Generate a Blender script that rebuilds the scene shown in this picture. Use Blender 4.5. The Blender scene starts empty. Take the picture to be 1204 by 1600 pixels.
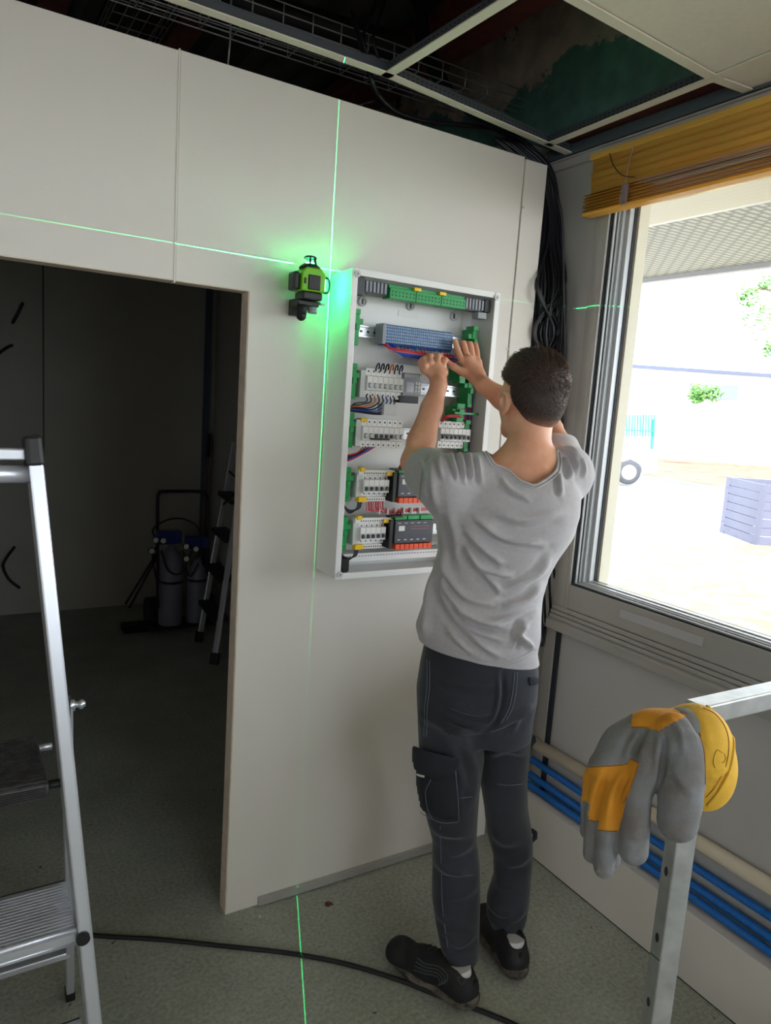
import bpy, bmesh, math, random
import numpy as np
from mathutils import Vector, Matrix, Quaternion
random.seed(7); np.random.seed(7)
sc = bpy.context.scene
COL = sc.collection
PI = math.pi

# ---------------------------------------------------------------- camera
YAW, PITCH, ROLL, FPX = math.radians(31.472193), math.radians(-8.542929), math.radians(3.871707), 1138.13
_f = np.array([math.sin(YAW)*math.cos(PITCH), math.cos(YAW)*math.cos(PITCH), math.sin(PITCH)])
_r = np.array([math.cos(YAW), -math.sin(YAW), 0.0]); _u = np.cross(_r, _f)
_R = np.array([math.cos(ROLL)*_r+math.sin(ROLL)*_u, -math.sin(ROLL)*_r+math.cos(ROLL)*_u, _f])
CAM = np.array([0.0, 0.0, 1.65])
def ray(px, py):
    return np.array([(px-602)/FPX, -(py-800)/FPX, 1.0]) @ _R
def onp(px, py, ax, v):                      # a photo pixel onto an axis plane of the room
    d = ray(px, py); t = (v-CAM[ax])/d[ax]
    return Vector((CAM+t*d).tolist())
def atd(px, py, dep):                        # a photo pixel at a depth along the view axis
    return Vector((CAM+ray(px, py)*dep).tolist())
cam = bpy.data.cameras.new('camera'); co = bpy.data.objects.new('camera', cam); COL.objects.link(co)
cam.sensor_fit = 'VERTICAL'; cam.sensor_height = 24.0; cam.sensor_width = 24.0; cam.lens = 24.0*FPX/1600.0
cam.clip_start = 0.02; cam.clip_end = 300
m = Matrix((( _R[0][0], _R[1][0], -_R[2][0], CAM[0]), (_R[0][1], _R[1][1], -_R[2][1], CAM[1]),
            (_R[0][2], _R[1][2], -_R[2][2], CAM[2]), (0, 0, 0, 1)))
co.matrix_world = m; sc.camera = co

# ---------------------------------------------------------------- sky, sun, exposure
sc.view_settings.view_transform = 'Standard'; sc.view_settings.look = 'None'
sc.view_settings.gamma = 1.0; sc.view_settings.use_curve_mapping = False
sc.view_settings.exposure = 2.3
wd = bpy.data.worlds.new('sky'); sc.world = wd; wd.use_nodes = True
bg = wd.node_tree.nodes['Background']; bg.inputs[0].default_value = (0.85, 0.93, 1.0, 1); bg.inputs[1].default_value = 1.45
sun = bpy.data.lights.new('sun', 'SUN'); sun.energy = 3.2; sun.angle = math.radians(1.0); sun.color = (1.0, 0.97, 0.93)
so = bpy.data.objects.new('sun', sun); COL.objects.link(so)
so.rotation_euler = Vector((0.35, 0.55, -1.0)).to_track_quat('-Z', 'Y').to_euler()     # sun stands behind the building: no direct beam indoors
sc.cycles.max_bounces = 8; sc.cycles.diffuse_bounces = 5; sc.cycles.transparent_max_bounces = 12
sc.cycles.sample_clamp_indirect = 6.0

# ---------------------------------------------------------------- helpers
def tag(o, label=None, cat=None, group=None, kind=None):
    if label: o['label'] = label
    if cat: o['category'] = cat
    if group: o['group'] = group
    if kind: o['kind'] = kind
    return o
def empty(name, loc, label=None, cat=None, group=None):
    o = bpy.data.objects.new(name, None); o.empty_display_size = 0.05; COL.objects.link(o); o.location = loc
    return tag(o, label, cat, group)
class MB:
    def __init__(s): s.v = []; s.f = []; s.sm = []
    def add(s, vs, fs, smooth=False):
        b = len(s.v); s.v += [tuple(v) for v in vs]; s.f += [tuple(b+i for i in f) for f in fs]; s.sm += [smooth]*len(fs); return s
    def box(s, lo, hi, M=None):
        x0, y0, z0 = lo; x1, y1, z1 = hi
        vs = [Vector(p) for p in ((x0,y0,z0),(x1,y0,z0),(x1,y1,z0),(x0,y1,z0),(x0,y0,z1),(x1,y0,z1),(x1,y1,z1),(x0,y1,z1))]
        if M is not None: vs = [M @ v for v in vs]
        return s.add(vs, [(0,3,2,1),(4,5,6,7),(0,1,5,4),(1,2,6,5),(2,3,7,6),(3,0,4,7)])
    def hexa(s, p):   # 8 corners: bottom 4 then top 4
        return s.add(p, [(0,3,2,1),(4,5,6,7),(0,1,5,4),(1,2,6,5),(2,3,7,6),(3,0,4,7)])
    def bar(s, a, b, w, h, up=(0,0,1)):
        a = Vector(a); b = Vector(b); t = (b-a).normalized(); upv = Vector(up)
        if abs(t.dot(upv)) > .97: upv = Vector((0,1,0)) if abs(t.y) < .9 else Vector((1,0,0))
        x = t.cross(upv).normalized(); y = x.cross(t).normalized()
        q = [(-w/2,-h/2),(w/2,-h/2),(w/2,h/2),(-w/2,h/2)]
        return s.hexa([a+x*i+y*j for i,j in q]+[b+x*i+y*j for i,j in q])
    def tube(s, pts, r, n=8, cap=True, closed=False):
        pts = [Vector(p) for p in pts]; N = len(pts); rs = r if isinstance(r, (list, tuple)) else [r]*N
        ring = []; prev = None
        for i, p in enumerate(pts):
            if closed: t = pts[(i+1) % N]-pts[i-1]
            else: t = pts[min(i+1, N-1)]-pts[max(i-1, 0)]
            t.normalize()
            if prev is None:
                a = Vector((0,0,1)) if abs(t.z) < .9 else Vector((1,0,0)); x = t.cross(a).normalized()
            else:
                x = (prev - t*prev.dot(t)); x = x.normalized() if x.length > 1e-6 else t.orthogonal().normalized()
            prev = x; y = t.cross(x)
            ring.append([p+(x*math.cos(2*PI*k/n)+y*math.sin(2*PI*k/n))*rs[i] for k in range(n)])
        vs = [v for q in ring for v in q]; fs = []
        for i in range(N if closed else N-1):
            j = (i+1) % N
            for k in range(n): fs.append((i*n+k, i*n+(k+1) % n, j*n+(k+1) % n, j*n+k))
        b = len(s.v); s.add(vs, fs, True)
        if cap and not closed:
            s.f.append(tuple(b+k for k in reversed(range(n)))); s.f.append(tuple(b+(N-1)*n+k for k in range(n))); s.sm += [False, False]
        return s
    def cyl(s, a, b, r, n=16, r2=None): return s.tube([a, b], [r, r if r2 is None else r2], n)
    def lathe(s, c, prof, n=20, axis=(0,0,1)):    # prof: (radius, height) along axis
        ax = Vector(axis).normalized(); x = ax.orthogonal().normalized(); y = ax.cross(x); c = Vector(c); vs = []
        for r, h in prof:
            for k in range(n): vs.append(c+ax*h+(x*math.cos(2*PI*k/n)+y*math.sin(2*PI*k/n))*r)
        fs = [(i*n+k, i*n+(k+1) % n, (i+1)*n+(k+1) % n, (i+1)*n+k) for i in range(len(prof)-1) for k in range(n)]
        b = len(s.v); s.add(vs, fs, True)
        s.f.append(tuple(b+k for k in reversed(range(n)))); s.f.append(tuple(b+(len(prof)-1)*n+k for k in range(n))); s.sm += [False, False]
        return s
    def prism(s, poly, d):   # extrude polygon (3D points) by vector d
        n = len(poly); p = [Vector(q) for q in poly]; d = Vector(d)
        s.add(p+[q+d for q in p], [tuple(reversed(range(n))), tuple(range(n, 2*n))]+[(i, (i+1) % n, n+(i+1) % n, n+i) for i in range(n)])
        return s
    def ball(s, c, r, seg=12, sc3=(1,1,1)):
        c = Vector(c); vs = []; fs = []; R = seg//2
        for i in range(R+1):
            for k in range(seg):
                a = PI*i/R; b = 2*PI*k/seg
                vs.append(c+Vector((math.sin(a)*math.cos(b)*sc3[0], math.sin(a)*math.sin(b)*sc3[1], math.cos(a)*sc3[2]))*r)
        for i in range(R):
            for k in range(seg): fs.append((i*seg+k, (i+1)*seg+k, (i+1)*seg+(k+1) % seg, i*seg+(k+1) % seg))
        return s.add(vs, fs, True)
    def build(s, name, mat, parent=None, bevel=0, label=None, cat=None, group=None, kind=None, fix=True, seg=2):
        me = bpy.data.meshes.new(name); me.from_pydata(s.v, [], s.f)
        me.polygons.foreach_set('use_smooth', s.sm)
        if fix:
            bm = bmesh.new(); bm.from_mesh(me); bmesh.ops.recalc_face_normals(bm, faces=bm.faces); bm.to_mesh(me); bm.free()
        me.materials.append(mat)
        o = bpy.data.objects.new(name, me); COL.objects.link(o)
        if parent is not None: o.parent = parent; o.matrix_parent_inverse = par_inv(parent)
        if bevel:
            b = o.modifiers.new('bevel', 'BEVEL'); b.width = bevel; b.segments = seg; b.limit_method = 'ANGLE'; b.angle_limit = math.radians(40)
        return tag(o, label, cat, group, kind)
def world_m(o):
    m = o.matrix_basis.copy()
    return m if o.parent is None else world_m(o.parent) @ o.matrix_parent_inverse @ m
def par_inv(o): return world_m(o).inverted()
def copy_tree(o, parent=None):
    c = o.copy(); COL.objects.link(c)
    if parent is not None: c.parent = parent
    for ch in [k for k in bpy.data.objects if k.parent == o]: copy_tree(ch, c)
    return c
def bez(pts, n=8):         # Catmull-Rom through points
    P = [Vector(p) for p in pts]; P = [P[0]*2-P[1]]+P+[P[-1]*2-P[-2]]; out = []
    for i in range(1, len(P)-2):
        for k in range(n):
            t = k/n; a, b, c, d = P[i-1], P[i], P[i+1], P[i+2]
            out.append(0.5*((2*b)+(c-a)*t+(2*a-5*b+4*c-d)*t*t+(3*b-a-3*c+d)*t**3))
    out.append(P[-2]); return out

# ---------------------------------------------------------------- materials
def s2l(c): return tuple((x/12.92 if x <= .04045 else ((x+.055)/1.055)**2.4) for x in c)
def rgb(r, g, b): return s2l((r/255, g/255, b/255))
def mat(name, col, rough=.6, metal=0, bump=0, bscale=200, var=0, vscale=6, spec=.5, emis=None, es=0, alpha=None, sheen=0, stretch=None, sss=0, vcol=None, coat=0):
    m = bpy.data.materials.new(name); m.use_nodes = True; nt = m.node_tree; N = nt.nodes; L = nt.links; b = N['Principled BSDF']
    b.inputs['Base Color'].default_value = (*col, 1); b.inputs['Roughness'].default_value = rough; b.inputs['Metallic'].default_value = metal
    b.inputs['Specular IOR Level'].default_value = spec
    if coat: b.inputs['Coat Weight'].default_value = coat
    if sheen: b.inputs['Sheen Weight'].default_value = sheen
    if sss: b.inputs['Subsurface Weight'].default_value = sss; b.inputs['Subsurface Radius'].default_value = (.012, .005, .003); b.inputs['Subsurface Scale'].default_value = 1.0
    if emis: b.inputs['Emission Color'].default_value = (*emis, 1); b.inputs['Emission Strength'].default_value = es
    tc = N.new('ShaderNodeTexCoord'); src = tc.outputs['Object']
    if stretch:
        mp = N.new('ShaderNodeMapping'); mp.inputs['Scale'].default_value = stretch; L.new(src, mp.inputs[0]); src = mp.outputs[0]
    if var:
        n = N.new('ShaderNodeTexNoise'); n.inputs['Scale'].default_value = vscale; n.inputs['Detail'].default_value = 5; L.new(src, n.inputs['Vector'])
        r = N.new('ShaderNodeValToRGB'); r.color_ramp.elements[0].position = .3; r.color_ramp.elements[1].position = .7
        c2 = vcol if vcol else tuple(max(0, x*(1-var)) for x in col)
        r.color_ramp.elements[0].color = (*c2, 1); r.color_ramp.elements[1].color = (*[min(1, x*(1+var*.4)) for x in col], 1)
        L.new(n.outputs[0], r.inputs[0]); L.new(r.outputs[0], b.inputs['Base Color'])
    if bump:
        n = N.new('ShaderNodeTexNoise'); n.inputs['Scale'].default_value = bscale; n.inputs['Detail'].default_value = 4; L.new(src, n.inputs['Vector'])
        bp = N.new('ShaderNodeBump'); bp.inputs['Strength'].default_value = bump; bp.inputs['Distance'].default_value = .002
        L.new(n.outputs[0], bp.inputs['Height']); L.new(bp.outputs[0], b.inputs['Normal'])
    return m
M = {}
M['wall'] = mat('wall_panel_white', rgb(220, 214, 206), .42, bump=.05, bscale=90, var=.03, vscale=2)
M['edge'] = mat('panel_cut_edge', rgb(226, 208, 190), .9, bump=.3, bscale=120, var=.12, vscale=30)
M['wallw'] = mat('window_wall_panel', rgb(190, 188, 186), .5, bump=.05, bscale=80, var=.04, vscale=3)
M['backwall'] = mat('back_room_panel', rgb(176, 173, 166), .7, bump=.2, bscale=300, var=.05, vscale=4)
M['alu_dull'] = mat('dull_aluminium_frame', rgb(178, 176, 172), .42, .3, var=.06, vscale=5)
M['alu'] = mat('brushed_aluminium', rgb(188, 190, 196), .34, .75, bump=.12, bscale=60, var=.12, vscale=12, stretch=(1,1,.15))
M['galv'] = mat('galvanised_steel', rgb(188, 190, 190), .42, .6, var=.22, vscale=24, bump=.05, bscale=80)
M['black'] = mat('black_plastic', rgb(22, 22, 24), .45)
M['rubber'] = mat('black_rubber', rgb(18, 18, 20), .6)
M['cable'] = mat('black_cable_sheath', rgb(24, 24, 30), .38)
M['cream'] = mat('cream_paint', rgb(214, 208, 190), .5)
M['white'] = mat('white_plastic', rgb(228, 228, 224), .4)
M['gasket'] = mat('dark_gasket', rgb(30, 34, 44), .5)
M['tile'] = mat('mineral_ceiling_tile', rgb(228, 221, 208), .9, bump=.3, bscale=220, var=.04, vscale=60)
M['tbar'] = mat('white_t_bar', rgb(226, 220, 204), .45)
M['teeweb'] = mat('galvanised_tee_web', rgb(110, 114, 120), .35, .6)
M['dark'] = mat('dark_deck', rgb(104, 100, 98), .8, var=.3, vscale=3)
M['red'] = mat('red_oxide_steel', rgb(104, 50, 46), .7, var=.35, vscale=14)
M['blue'] = mat('blue_corrugated_plastic', rgb(20, 112, 196), .45)
M['pipe'] = mat('cream_plastic_pipe', rgb(218, 206, 184), .4)
M['yellow'] = mat('yellow_blind_slat', rgb(255, 212, 106), .42)
M['cord'] = mat('braided_blind_cord', rgb(160, 140, 140), .7)
def glassy():
    m = bpy.data.materials.new('window_glass'); m.use_nodes = True; nt = m.node_tree; N = nt.nodes; L = nt.links
    for n in list(N): N.remove(n)
    o = N.new('ShaderNodeOutputMaterial'); t = N.new('ShaderNodeBsdfTransparent'); g = N.new('ShaderNodeBsdfGlossy'); mx = N.new('ShaderNodeMixShader')
    t.inputs[0].default_value = (.95, .95, .95, 1); g.inputs['Roughness'].default_value = .01
    lw = N.new('ShaderNodeLayerWeight'); lw.inputs[0].default_value = .5; pw_ = N.new('ShaderNodeMath'); pw_.operation = 'POWER'; pw_.inputs[1].default_value = 5; L.new(lw.outputs['Facing'], pw_.inputs[0])
    fr = N.new('ShaderNodeMath'); fr.operation = 'MULTIPLY_ADD'; fr.inputs[1].default_value = .6; fr.inputs[2].default_value = .03; L.new(pw_.outputs[0], fr.inputs[0])
    L.new(fr.outputs[0], mx.inputs[0]); L.new(t.outputs[0], mx.inputs[1]); L.new(g.outputs[0], mx.inputs[2]); L.new(mx.outputs[0], o.inputs[0]); return m
M['glass'] = glassy()
def translucent(m, f):
    nt = m.node_tree; N = nt.nodes; L = nt.links; o = N['Material Output']; t = N.new('ShaderNodeBsdfTranslucent'); t.inputs[0].default_value = N['Principled BSDF'].inputs['Base Color'].default_value; x = N.new('ShaderNodeMixShader'); x.inputs[0].default_value = f
    L.new(N['Principled BSDF'].outputs[0], x.inputs[1]); L.new(t.outputs[0], x.inputs[2]); L.new(x.outputs[0], o.inputs[0])
translucent(M['yellow'], .45)
def floor_mat():
    m = mat('grey_green_concrete_floor', rgb(150, 148, 134), .62); nt = m.node_tree; N = nt.nodes; L = nt.links; b = N['Principled BSDF']
    tc = N.new('ShaderNodeTexCoord'); n1 = N.new('ShaderNodeTexNoise'); n1.inputs['Scale'].default_value = 2.2; n1.inputs['Detail'].default_value = 8; n1.inputs['Roughness'].default_value = .65
    n2 = N.new('ShaderNodeTexNoise'); n2.inputs['Scale'].default_value = 85; n2.inputs['Detail'].default_value = 3
    L.new(tc.outputs['Object'], n1.inputs[0]); L.new(tc.outputs['Object'], n2.inputs[0])
    r1 = N.new('ShaderNodeValToRGB'); r1.color_ramp.elements[0].position = .35; r1.color_ramp.elements[1].position = .68
    r1.color_ramp.elements[0].color = (*rgb(160, 163, 153), 1); r1.color_ramp.elements[1].color = (*rgb(184, 187, 178), 1)
    r2 = N.new('ShaderNodeValToRGB'); r2.color_ramp.elements[0].position = .3; r2.color_ramp.elements[1].position = .7
    r2.color_ramp.elements[0].color = (.64, .64, .61, 1); r2.color_ramp.elements[1].color = (1, 1, 1, 1)
    mx = N.new('ShaderNodeMix'); mx.data_type = 'RGBA'; mx.blend_type = 'MULTIPLY'; mx.inputs[0].default_value = 1
    L.new(n1.outputs[0], r1.inputs[0]); L.new(n2.outputs[0], r2.inputs[0]); L.new(r1.outputs[0], mx.inputs[6]); L.new(r2.outputs[0], mx.inputs[7])
    # small dark specks
    v = N.new('ShaderNodeTexNoise'); v.inputs['Scale'].default_value = 26; v.inputs['Detail'].default_value = 2; L.new(tc.outputs['Object'], v.inputs[0])
    r3 = N.new('ShaderNodeValToRGB'); r3.color_ramp.elements[0].position = .735; r3.color_ramp.elements[1].position = .76
    r3.color_ramp.elements[0].color = (1,1,1,1); r3.color_ramp.elements[1].color = (.35,.3,.25,1)
    mx2 = N.new('ShaderNodeMix'); mx2.data_type = 'RGBA'; mx2.blend_type = 'MULTIPLY'; mx2.inputs[0].default_value = 1
    L.new(v.outputs[0], r3.inputs[0]); L.new(mx.outputs[2], mx2.inputs[6]); L.new(r3.outputs[0], mx2.inputs[7]); L.new(mx2.outputs[2], b.inputs['Base Color'])
    bp = N.new('ShaderNodeBump'); bp.inputs['Strength'].default_value = .15; bp.inputs['Distance'].default_value = .002; L.new(n2.outputs[0], bp.inputs['Height']); L.new(bp.outputs[0], b.inputs['Normal'])
    return m
M['floor'] = floor_mat()
def torn_mat(name, base, torn, ax, z0, scale=4.0):   # old paint with torn plaster above a ragged edge (patches have their own shape)
    m = mat(name, base, .8); nt = m.node_tree; N = nt.nodes; L = nt.links; b = N['Principled BSDF']
    tc = N.new('ShaderNodeTexCoord'); n = N.new('ShaderNodeTexNoise'); n.inputs['Scale'].default_value = scale; n.inputs['Detail'].default_value = 9; n.inputs['Roughness'].default_value = .6
    L.new(tc.outputs['Object'], n.inputs[0]); sp = N.new('ShaderNodeSeparateXYZ'); L.new(tc.outputs['Object'], sp.inputs[0])
    a = N.new('ShaderNodeMath'); a.operation = 'MULTIPLY_ADD'; a.inputs[1].default_value = .9; L.new(n.outputs[0], a.inputs[0]); L.new(sp.outputs[2], a.inputs[2])
    r = N.new('ShaderNodeValToRGB'); r.color_ramp.interpolation = 'LINEAR'
    e = r.color_ramp.elements; e[0].position = 0; e[0].color = (*base, 1); e[1].position = 1; e[1].color = (*rgb(70, 62, 56), 1)
    mr = N.new('ShaderNodeMapRange'); mr.inputs[1].default_value = z0+.3; mr.inputs[2].default_value = z0+1.1; L.new(a.outputs[0], mr.inputs[0]); L.new(mr.outputs[0], r.inputs[0])
    e1 = e.new(.30); e1.color = (*base, 1); e2 = e.new(.32); e2.color = (*torn, 1); e3 = e.new(.62); e3.color = (*torn, 1); e4 = e.new(.64); e4.color = (*rgb(70, 62, 56), 1)
    n3 = N.new('ShaderNodeTexNoise'); n3.inputs['Scale'].default_value = 14; n3.inputs['Detail'].default_value = 6; L.new(tc.outputs['Object'], n3.inputs[0])
    r3 = N.new('ShaderNodeValToRGB'); r3.color_ramp.elements[0].position = .35; r3.color_ramp.elements[1].position = .65; r3.color_ramp.elements[0].color = (.72,.72,.72,1); r3.color_ramp.elements[1].color = (1,1,1,1)
    mx = N.new('ShaderNodeMix'); mx.data_type = 'RGBA'; mx.blend_type = 'MULTIPLY'; mx.inputs[0].default_value = 1
    L.new(n3.outputs[0], r3.inputs[0]); L.new(r.outputs[0], mx.inputs[6]); L.new(r3.outputs[0], mx.inputs[7]); L.new(mx.outputs[2], b.inputs['Base Color'])
    bp = N.new('ShaderNodeBump'); bp.inputs['Strength'].default_value = .4; bp.inputs['Distance'].default_value = .01; L.new(r.outputs[0], bp.inputs['Height']); L.new(bp.outputs[0], b.inputs['Normal'])
    return m
M['teal'] = torn_mat('old_teal_paint_torn_plaster', rgb(104, 152, 140), rgb(206, 188, 172), 0, 2.78)

# portals help the daylight find the windows
def portal(lo_y, hi_y, z0, z1, x):
    l = bpy.data.lights.new('window_daylight_portal', 'AREA'); l.shape = 'RECTANGLE'; l.size = z1-z0; l.size_y = hi_y-lo_y; l.cycles.is_portal = True
    o = bpy.data.objects.new('window_daylight_portal', l); COL.objects.link(o); o.location = (x, (lo_y+hi_y)/2, (z0+z1)/2); o.rotation_euler = (0, PI/2, 0)
# ================================================================ THE SETTING
DY = 2.017; WX = 1.941; CZ = 2.56; RZ = 3.3
def slab(name, lo, hi, m, kind='structure', bevel=0, parent=None):
    return MB().box(lo, hi).build(name, m, parent, bevel=bevel, kind=kind if parent is None else None)
slab('floor', (-3.3, -4.3, -.12), (2.1, 5.7, 0), M['floor'])
slab('wall_left', (-3.4, -4.3, 0), (-3.2, 5.7, .95), M['wall'])
slab('wall_left_upper', (-3.4, -4.3, 2.45), (-3.2, 5.7, RZ), M['wall'])
slab('wall_left_corner', (-3.4, -4.3, .95), (-3.2, -3.2, 2.45), M['wall'])
slab('wall_left_front', (-3.4, -1.7, .95), (-3.2, 5.7, 2.45), M['wall'])
_e = empty('window_4', (-3.3, -2.4, .95)); _e['kind'] = 'structure'; _m = MB()
for _y in (-3.2, -2.47, -1.75): _m.box((-3.33, _y, .95), (-3.27, _y+.05, 2.45))
_m.box((-3.33, -3.2, .95), (-3.27, -1.7, 1.0)); _m.box((-3.33, -3.2, 2.4), (-3.27, -1.7, 2.45)); _m.build('window_frame', M['alu_dull'], _e)
MB().box((-3.303, -3.2, .97), (-3.298, -1.7, 2.43)).build('window_pane', M['glass'], _e)
_l = bpy.data.lights.new('window_daylight_portal', 'AREA'); _l.shape = 'RECTANGLE'; _l.size = 1.48; _l.size_y = 1.46; _l.cycles.is_portal = True
_o = bpy.data.objects.new('window_daylight_portal', _l); COL.objects.link(_o); _o.location = (-3.34, -2.45, 1.7); _o.rotation_euler = (0, -PI/2, 0)
slab('wall_back', (-3.2, -3.9, 0), (2.1, -3.7, .85), M['wall'])
slab('wall_back_upper', (-3.2, -3.9, 2.5), (2.1, -3.7, RZ), M['wall'])
slab('wall_back_corner', (-3.2, -3.9, .85), (.1, -3.7, 2.5), M['wall'])
slab('wall_back_corner', (1.7, -3.9, .85), (2.1, -3.7, 2.5), M['wall'])
_e = empty('window_3', (-.5, -3.8, .85)); _e['kind'] = 'structure'; _m = MB()
for _x in (.1, .9, 1.65): _m.box((_x, -3.83, .85), (_x+.05, -3.77, 2.5))
_m.box((.1, -3.83, .85), (1.7, -3.77, .9)); _m.box((.1, -3.83, 2.45), (1.7, -3.77, 2.5)); _m.build('window_frame', M['alu_dull'], _e)
MB().box((.1, -3.803, .88), (1.7, -3.798, 2.48)).build('window_pane', M['glass'], _e)
_l = bpy.data.lights.new('window_daylight_portal', 'AREA'); _l.shape = 'RECTANGLE'; _l.size = 1.56; _l.size_y = 1.58; _l.cycles.is_portal = True
_o = bpy.data.objects.new('window_daylight_portal', _l); COL.objects.link(_o); _o.location = (.9, -3.84, 1.68); _o.rotation_euler = (PI/2, 0, 0)
slab('ceiling_deck', (-3.4, -4.4, RZ), (2.25, 5.76, RZ+.12), M['dark'])
# front partition with its rough door opening
def panel_front(x0, x1, z0, z1, y=DY, t=.056):
    return MB().box((x0, y, z0), (x1, y+t, z1))
slab('wall_front_room_left', (-3.2, 2.012, 0), (-.55, 2.072, 2.495), M['wall'])
p = MB(); p.box((-.55, 2.012, 1.932), (.528, 2.072, 2.495)); p.build('wall_front_over_door', M['wall'], bevel=.0015, kind='structure')
p = MB()
p.prism([(.5335, DY, 1.932), (.739, DY, 1.932), (.7385, DY, .0), (1.689, DY, 0), (1.689, DY, 2.495), (.5335, DY, 2.499)], (0, .056, 0))
p.build('wall_front', M['wall'], bevel=.0015, kind='structure')
# cut edge of the panel, visible as a rough pinkish core
def rough_strip(a, b, w, n=60, amp=.0025, name='trim_cut_edge', z=None):
    m = MB(); a = Vector(a); b = Vector(b); vs = []; rng = random.Random(3)
    off = rng.uniform(-1, 1)
    for i in range(n+1):
        q = a.lerp(b, i/n); off = .8*off+.2*rng.uniform(-1, 1)*3; e = off*amp
        vs += [q+Vector(w)*0+Vector((e*.5, -.0012, 0)) if abs(w[1]) > 0 else q, q+Vector(w)]
    for v in range(0, len(vs)-2, 2): m.f.append((v, v+1, v+3, v+2)); m.sm.append(False)
    m.v = [tuple(v) for v in vs]
    return m
je = MB(); rng = random.Random(5); n = 80; wob = 0
for i in range(n+1):
    z = 1.932*i/n; wob = .85*wob+.15*rng.uniform(-1, 1); e = .006*wob
    je.v += [(.7375, DY+.0015+abs(e), z), (.7375, DY+.054, z), (.7395+.001+abs(e)*.7, DY-.0009, z)]
for i in range(n):
    a = i*3; je.f += [(a, a+3, a+4, a+1), (a+2, a+5, a+3, a)]; je.sm += [False, False]
je.build('trim_door_jamb_core', M['edge'], kind='structure', fix=False)
MB().box((-.55, 2.0135, 1.9305), (.53, 2.0705, 1.9325)).build('trim_door_head_core', M['edge'], kind='structure')
MB().box((.533, DY+.0015, 1.9305), (.738, DY+.055, 1.9325)).build('trim_door_head_core', M['edge'], kind='structure')
MB().box((.5275, 2.0105, 1.925), (.5315, 2.03, 2.499)).build('trim_joint_profile', M['wall'], kind='structure')
MB().box((.5315, 2.026, 1.94), (.5335, 2.06, 2.495)).build('trim_joint_shadow_gap', M['gasket'], kind='structure')
# narrow cover panel at the right end with its screws
cp = MB().box((1.6915, 2.012, 0), (1.787, 2.073, 2.488)).build('wall_front_end', M['wall'], bevel=.0012, kind='structure')
for px, py in ((817, 324), (804, 449), (793, 545)):
    q = onp(px, py, 1, 2.011); MB().cyl(q+Vector((0, .002, 0)), q+Vector((0, -.0012, 0)), .0035, 10).build('screw_head', M['alu_dull'], cp)
slab('wall_front_return', (1.787, 2.185, 0), (1.941, 2.199, 2.45), M['wallw'])
# grey plinth strip along the foot of the panel
pl = MB().box((.845, 2.002, .004), (1.689, DY-.0003, .030)).build('baseboard_front', M['alu_dull'], bevel=.001, kind='structure')
# second room
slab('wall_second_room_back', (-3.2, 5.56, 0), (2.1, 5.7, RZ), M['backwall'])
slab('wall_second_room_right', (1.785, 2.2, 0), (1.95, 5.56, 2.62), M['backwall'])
for px in (68,):
    q = onp(px, 700, 1, 5.56); MB().box((q.x-.004, 5.552, 0), (q.x+.004, 5.561, 2.6)).build('trim_panel_joint', M['gasket'], kind='structure')
MB().box((1.70, 5.50, 0), (1.735, 5.559, 2.9)).build('trim_corner_duct', mat('blue_grey_duct', rgb(70, 86, 104), .5), kind='structure')
# window wall
slab('wall_window_below', (WX, -4.2, 0), (2.06, 1.90, .90), M['wallw'])
slab('wall_window_corner', (WX, 1.90, .0), (2.06, 2.24, 2.6), M['wallw'])
slab('wall_window_pier', (WX, -1.0, .0), (2.06, -.7, 2.6), M['wallw'])
slab('wall_window_above', (WX+.02, -4.2, 2.47), (2.06, 1.87, 2.6), M['wallw'])
slab('wall_window_upper', (1.95, -4.2, 2.6), (2.1, 5.56, RZ), M['teal'])
# recessed aluminium corner post under the sill
cpst = MB()
cpst.box((1.925, 1.885, .0), (WX+.001, 1.935, .885)); cpst.box((1.932, 1.937, .0), (WX+.001, 1.965, .885))
cpst.build('trim_corner_post', M['alu_dull'], bevel=.002, kind='structure')
MB().box((1.930, 1.866, .0), (1.9405, 1.8845, .885)).build('trim_post_gap', M['gasket'], kind='structure')
foam = MB(); rng = random.Random(2)
for i in range(26):
    y = 1.945-.011*i*1.2; foam.ball((1.935+rng.uniform(-.003, .003), y, .888+rng.uniform(-.004, .003)), .008+rng.uniform(0, .003), 8, (1, 1.4, .7 if i > 6 else 1))
foam.build('trim_sealant_foam', mat('expanding_foam', rgb(206, 196, 176), .9, bump=.3, bscale=200), kind='structure')
# perimeter angle of the suspended ceiling
pa = MB(); pa.box((WX-.016, -4.2, 2.522), (WX-.0005, 2.158, 2.548)); pa.box((WX-.03, -4.2, 2.548), (WX, 2.158, 2.552))
pa.build('trim_ceiling_angle', M['wallw'], kind='structure')
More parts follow.
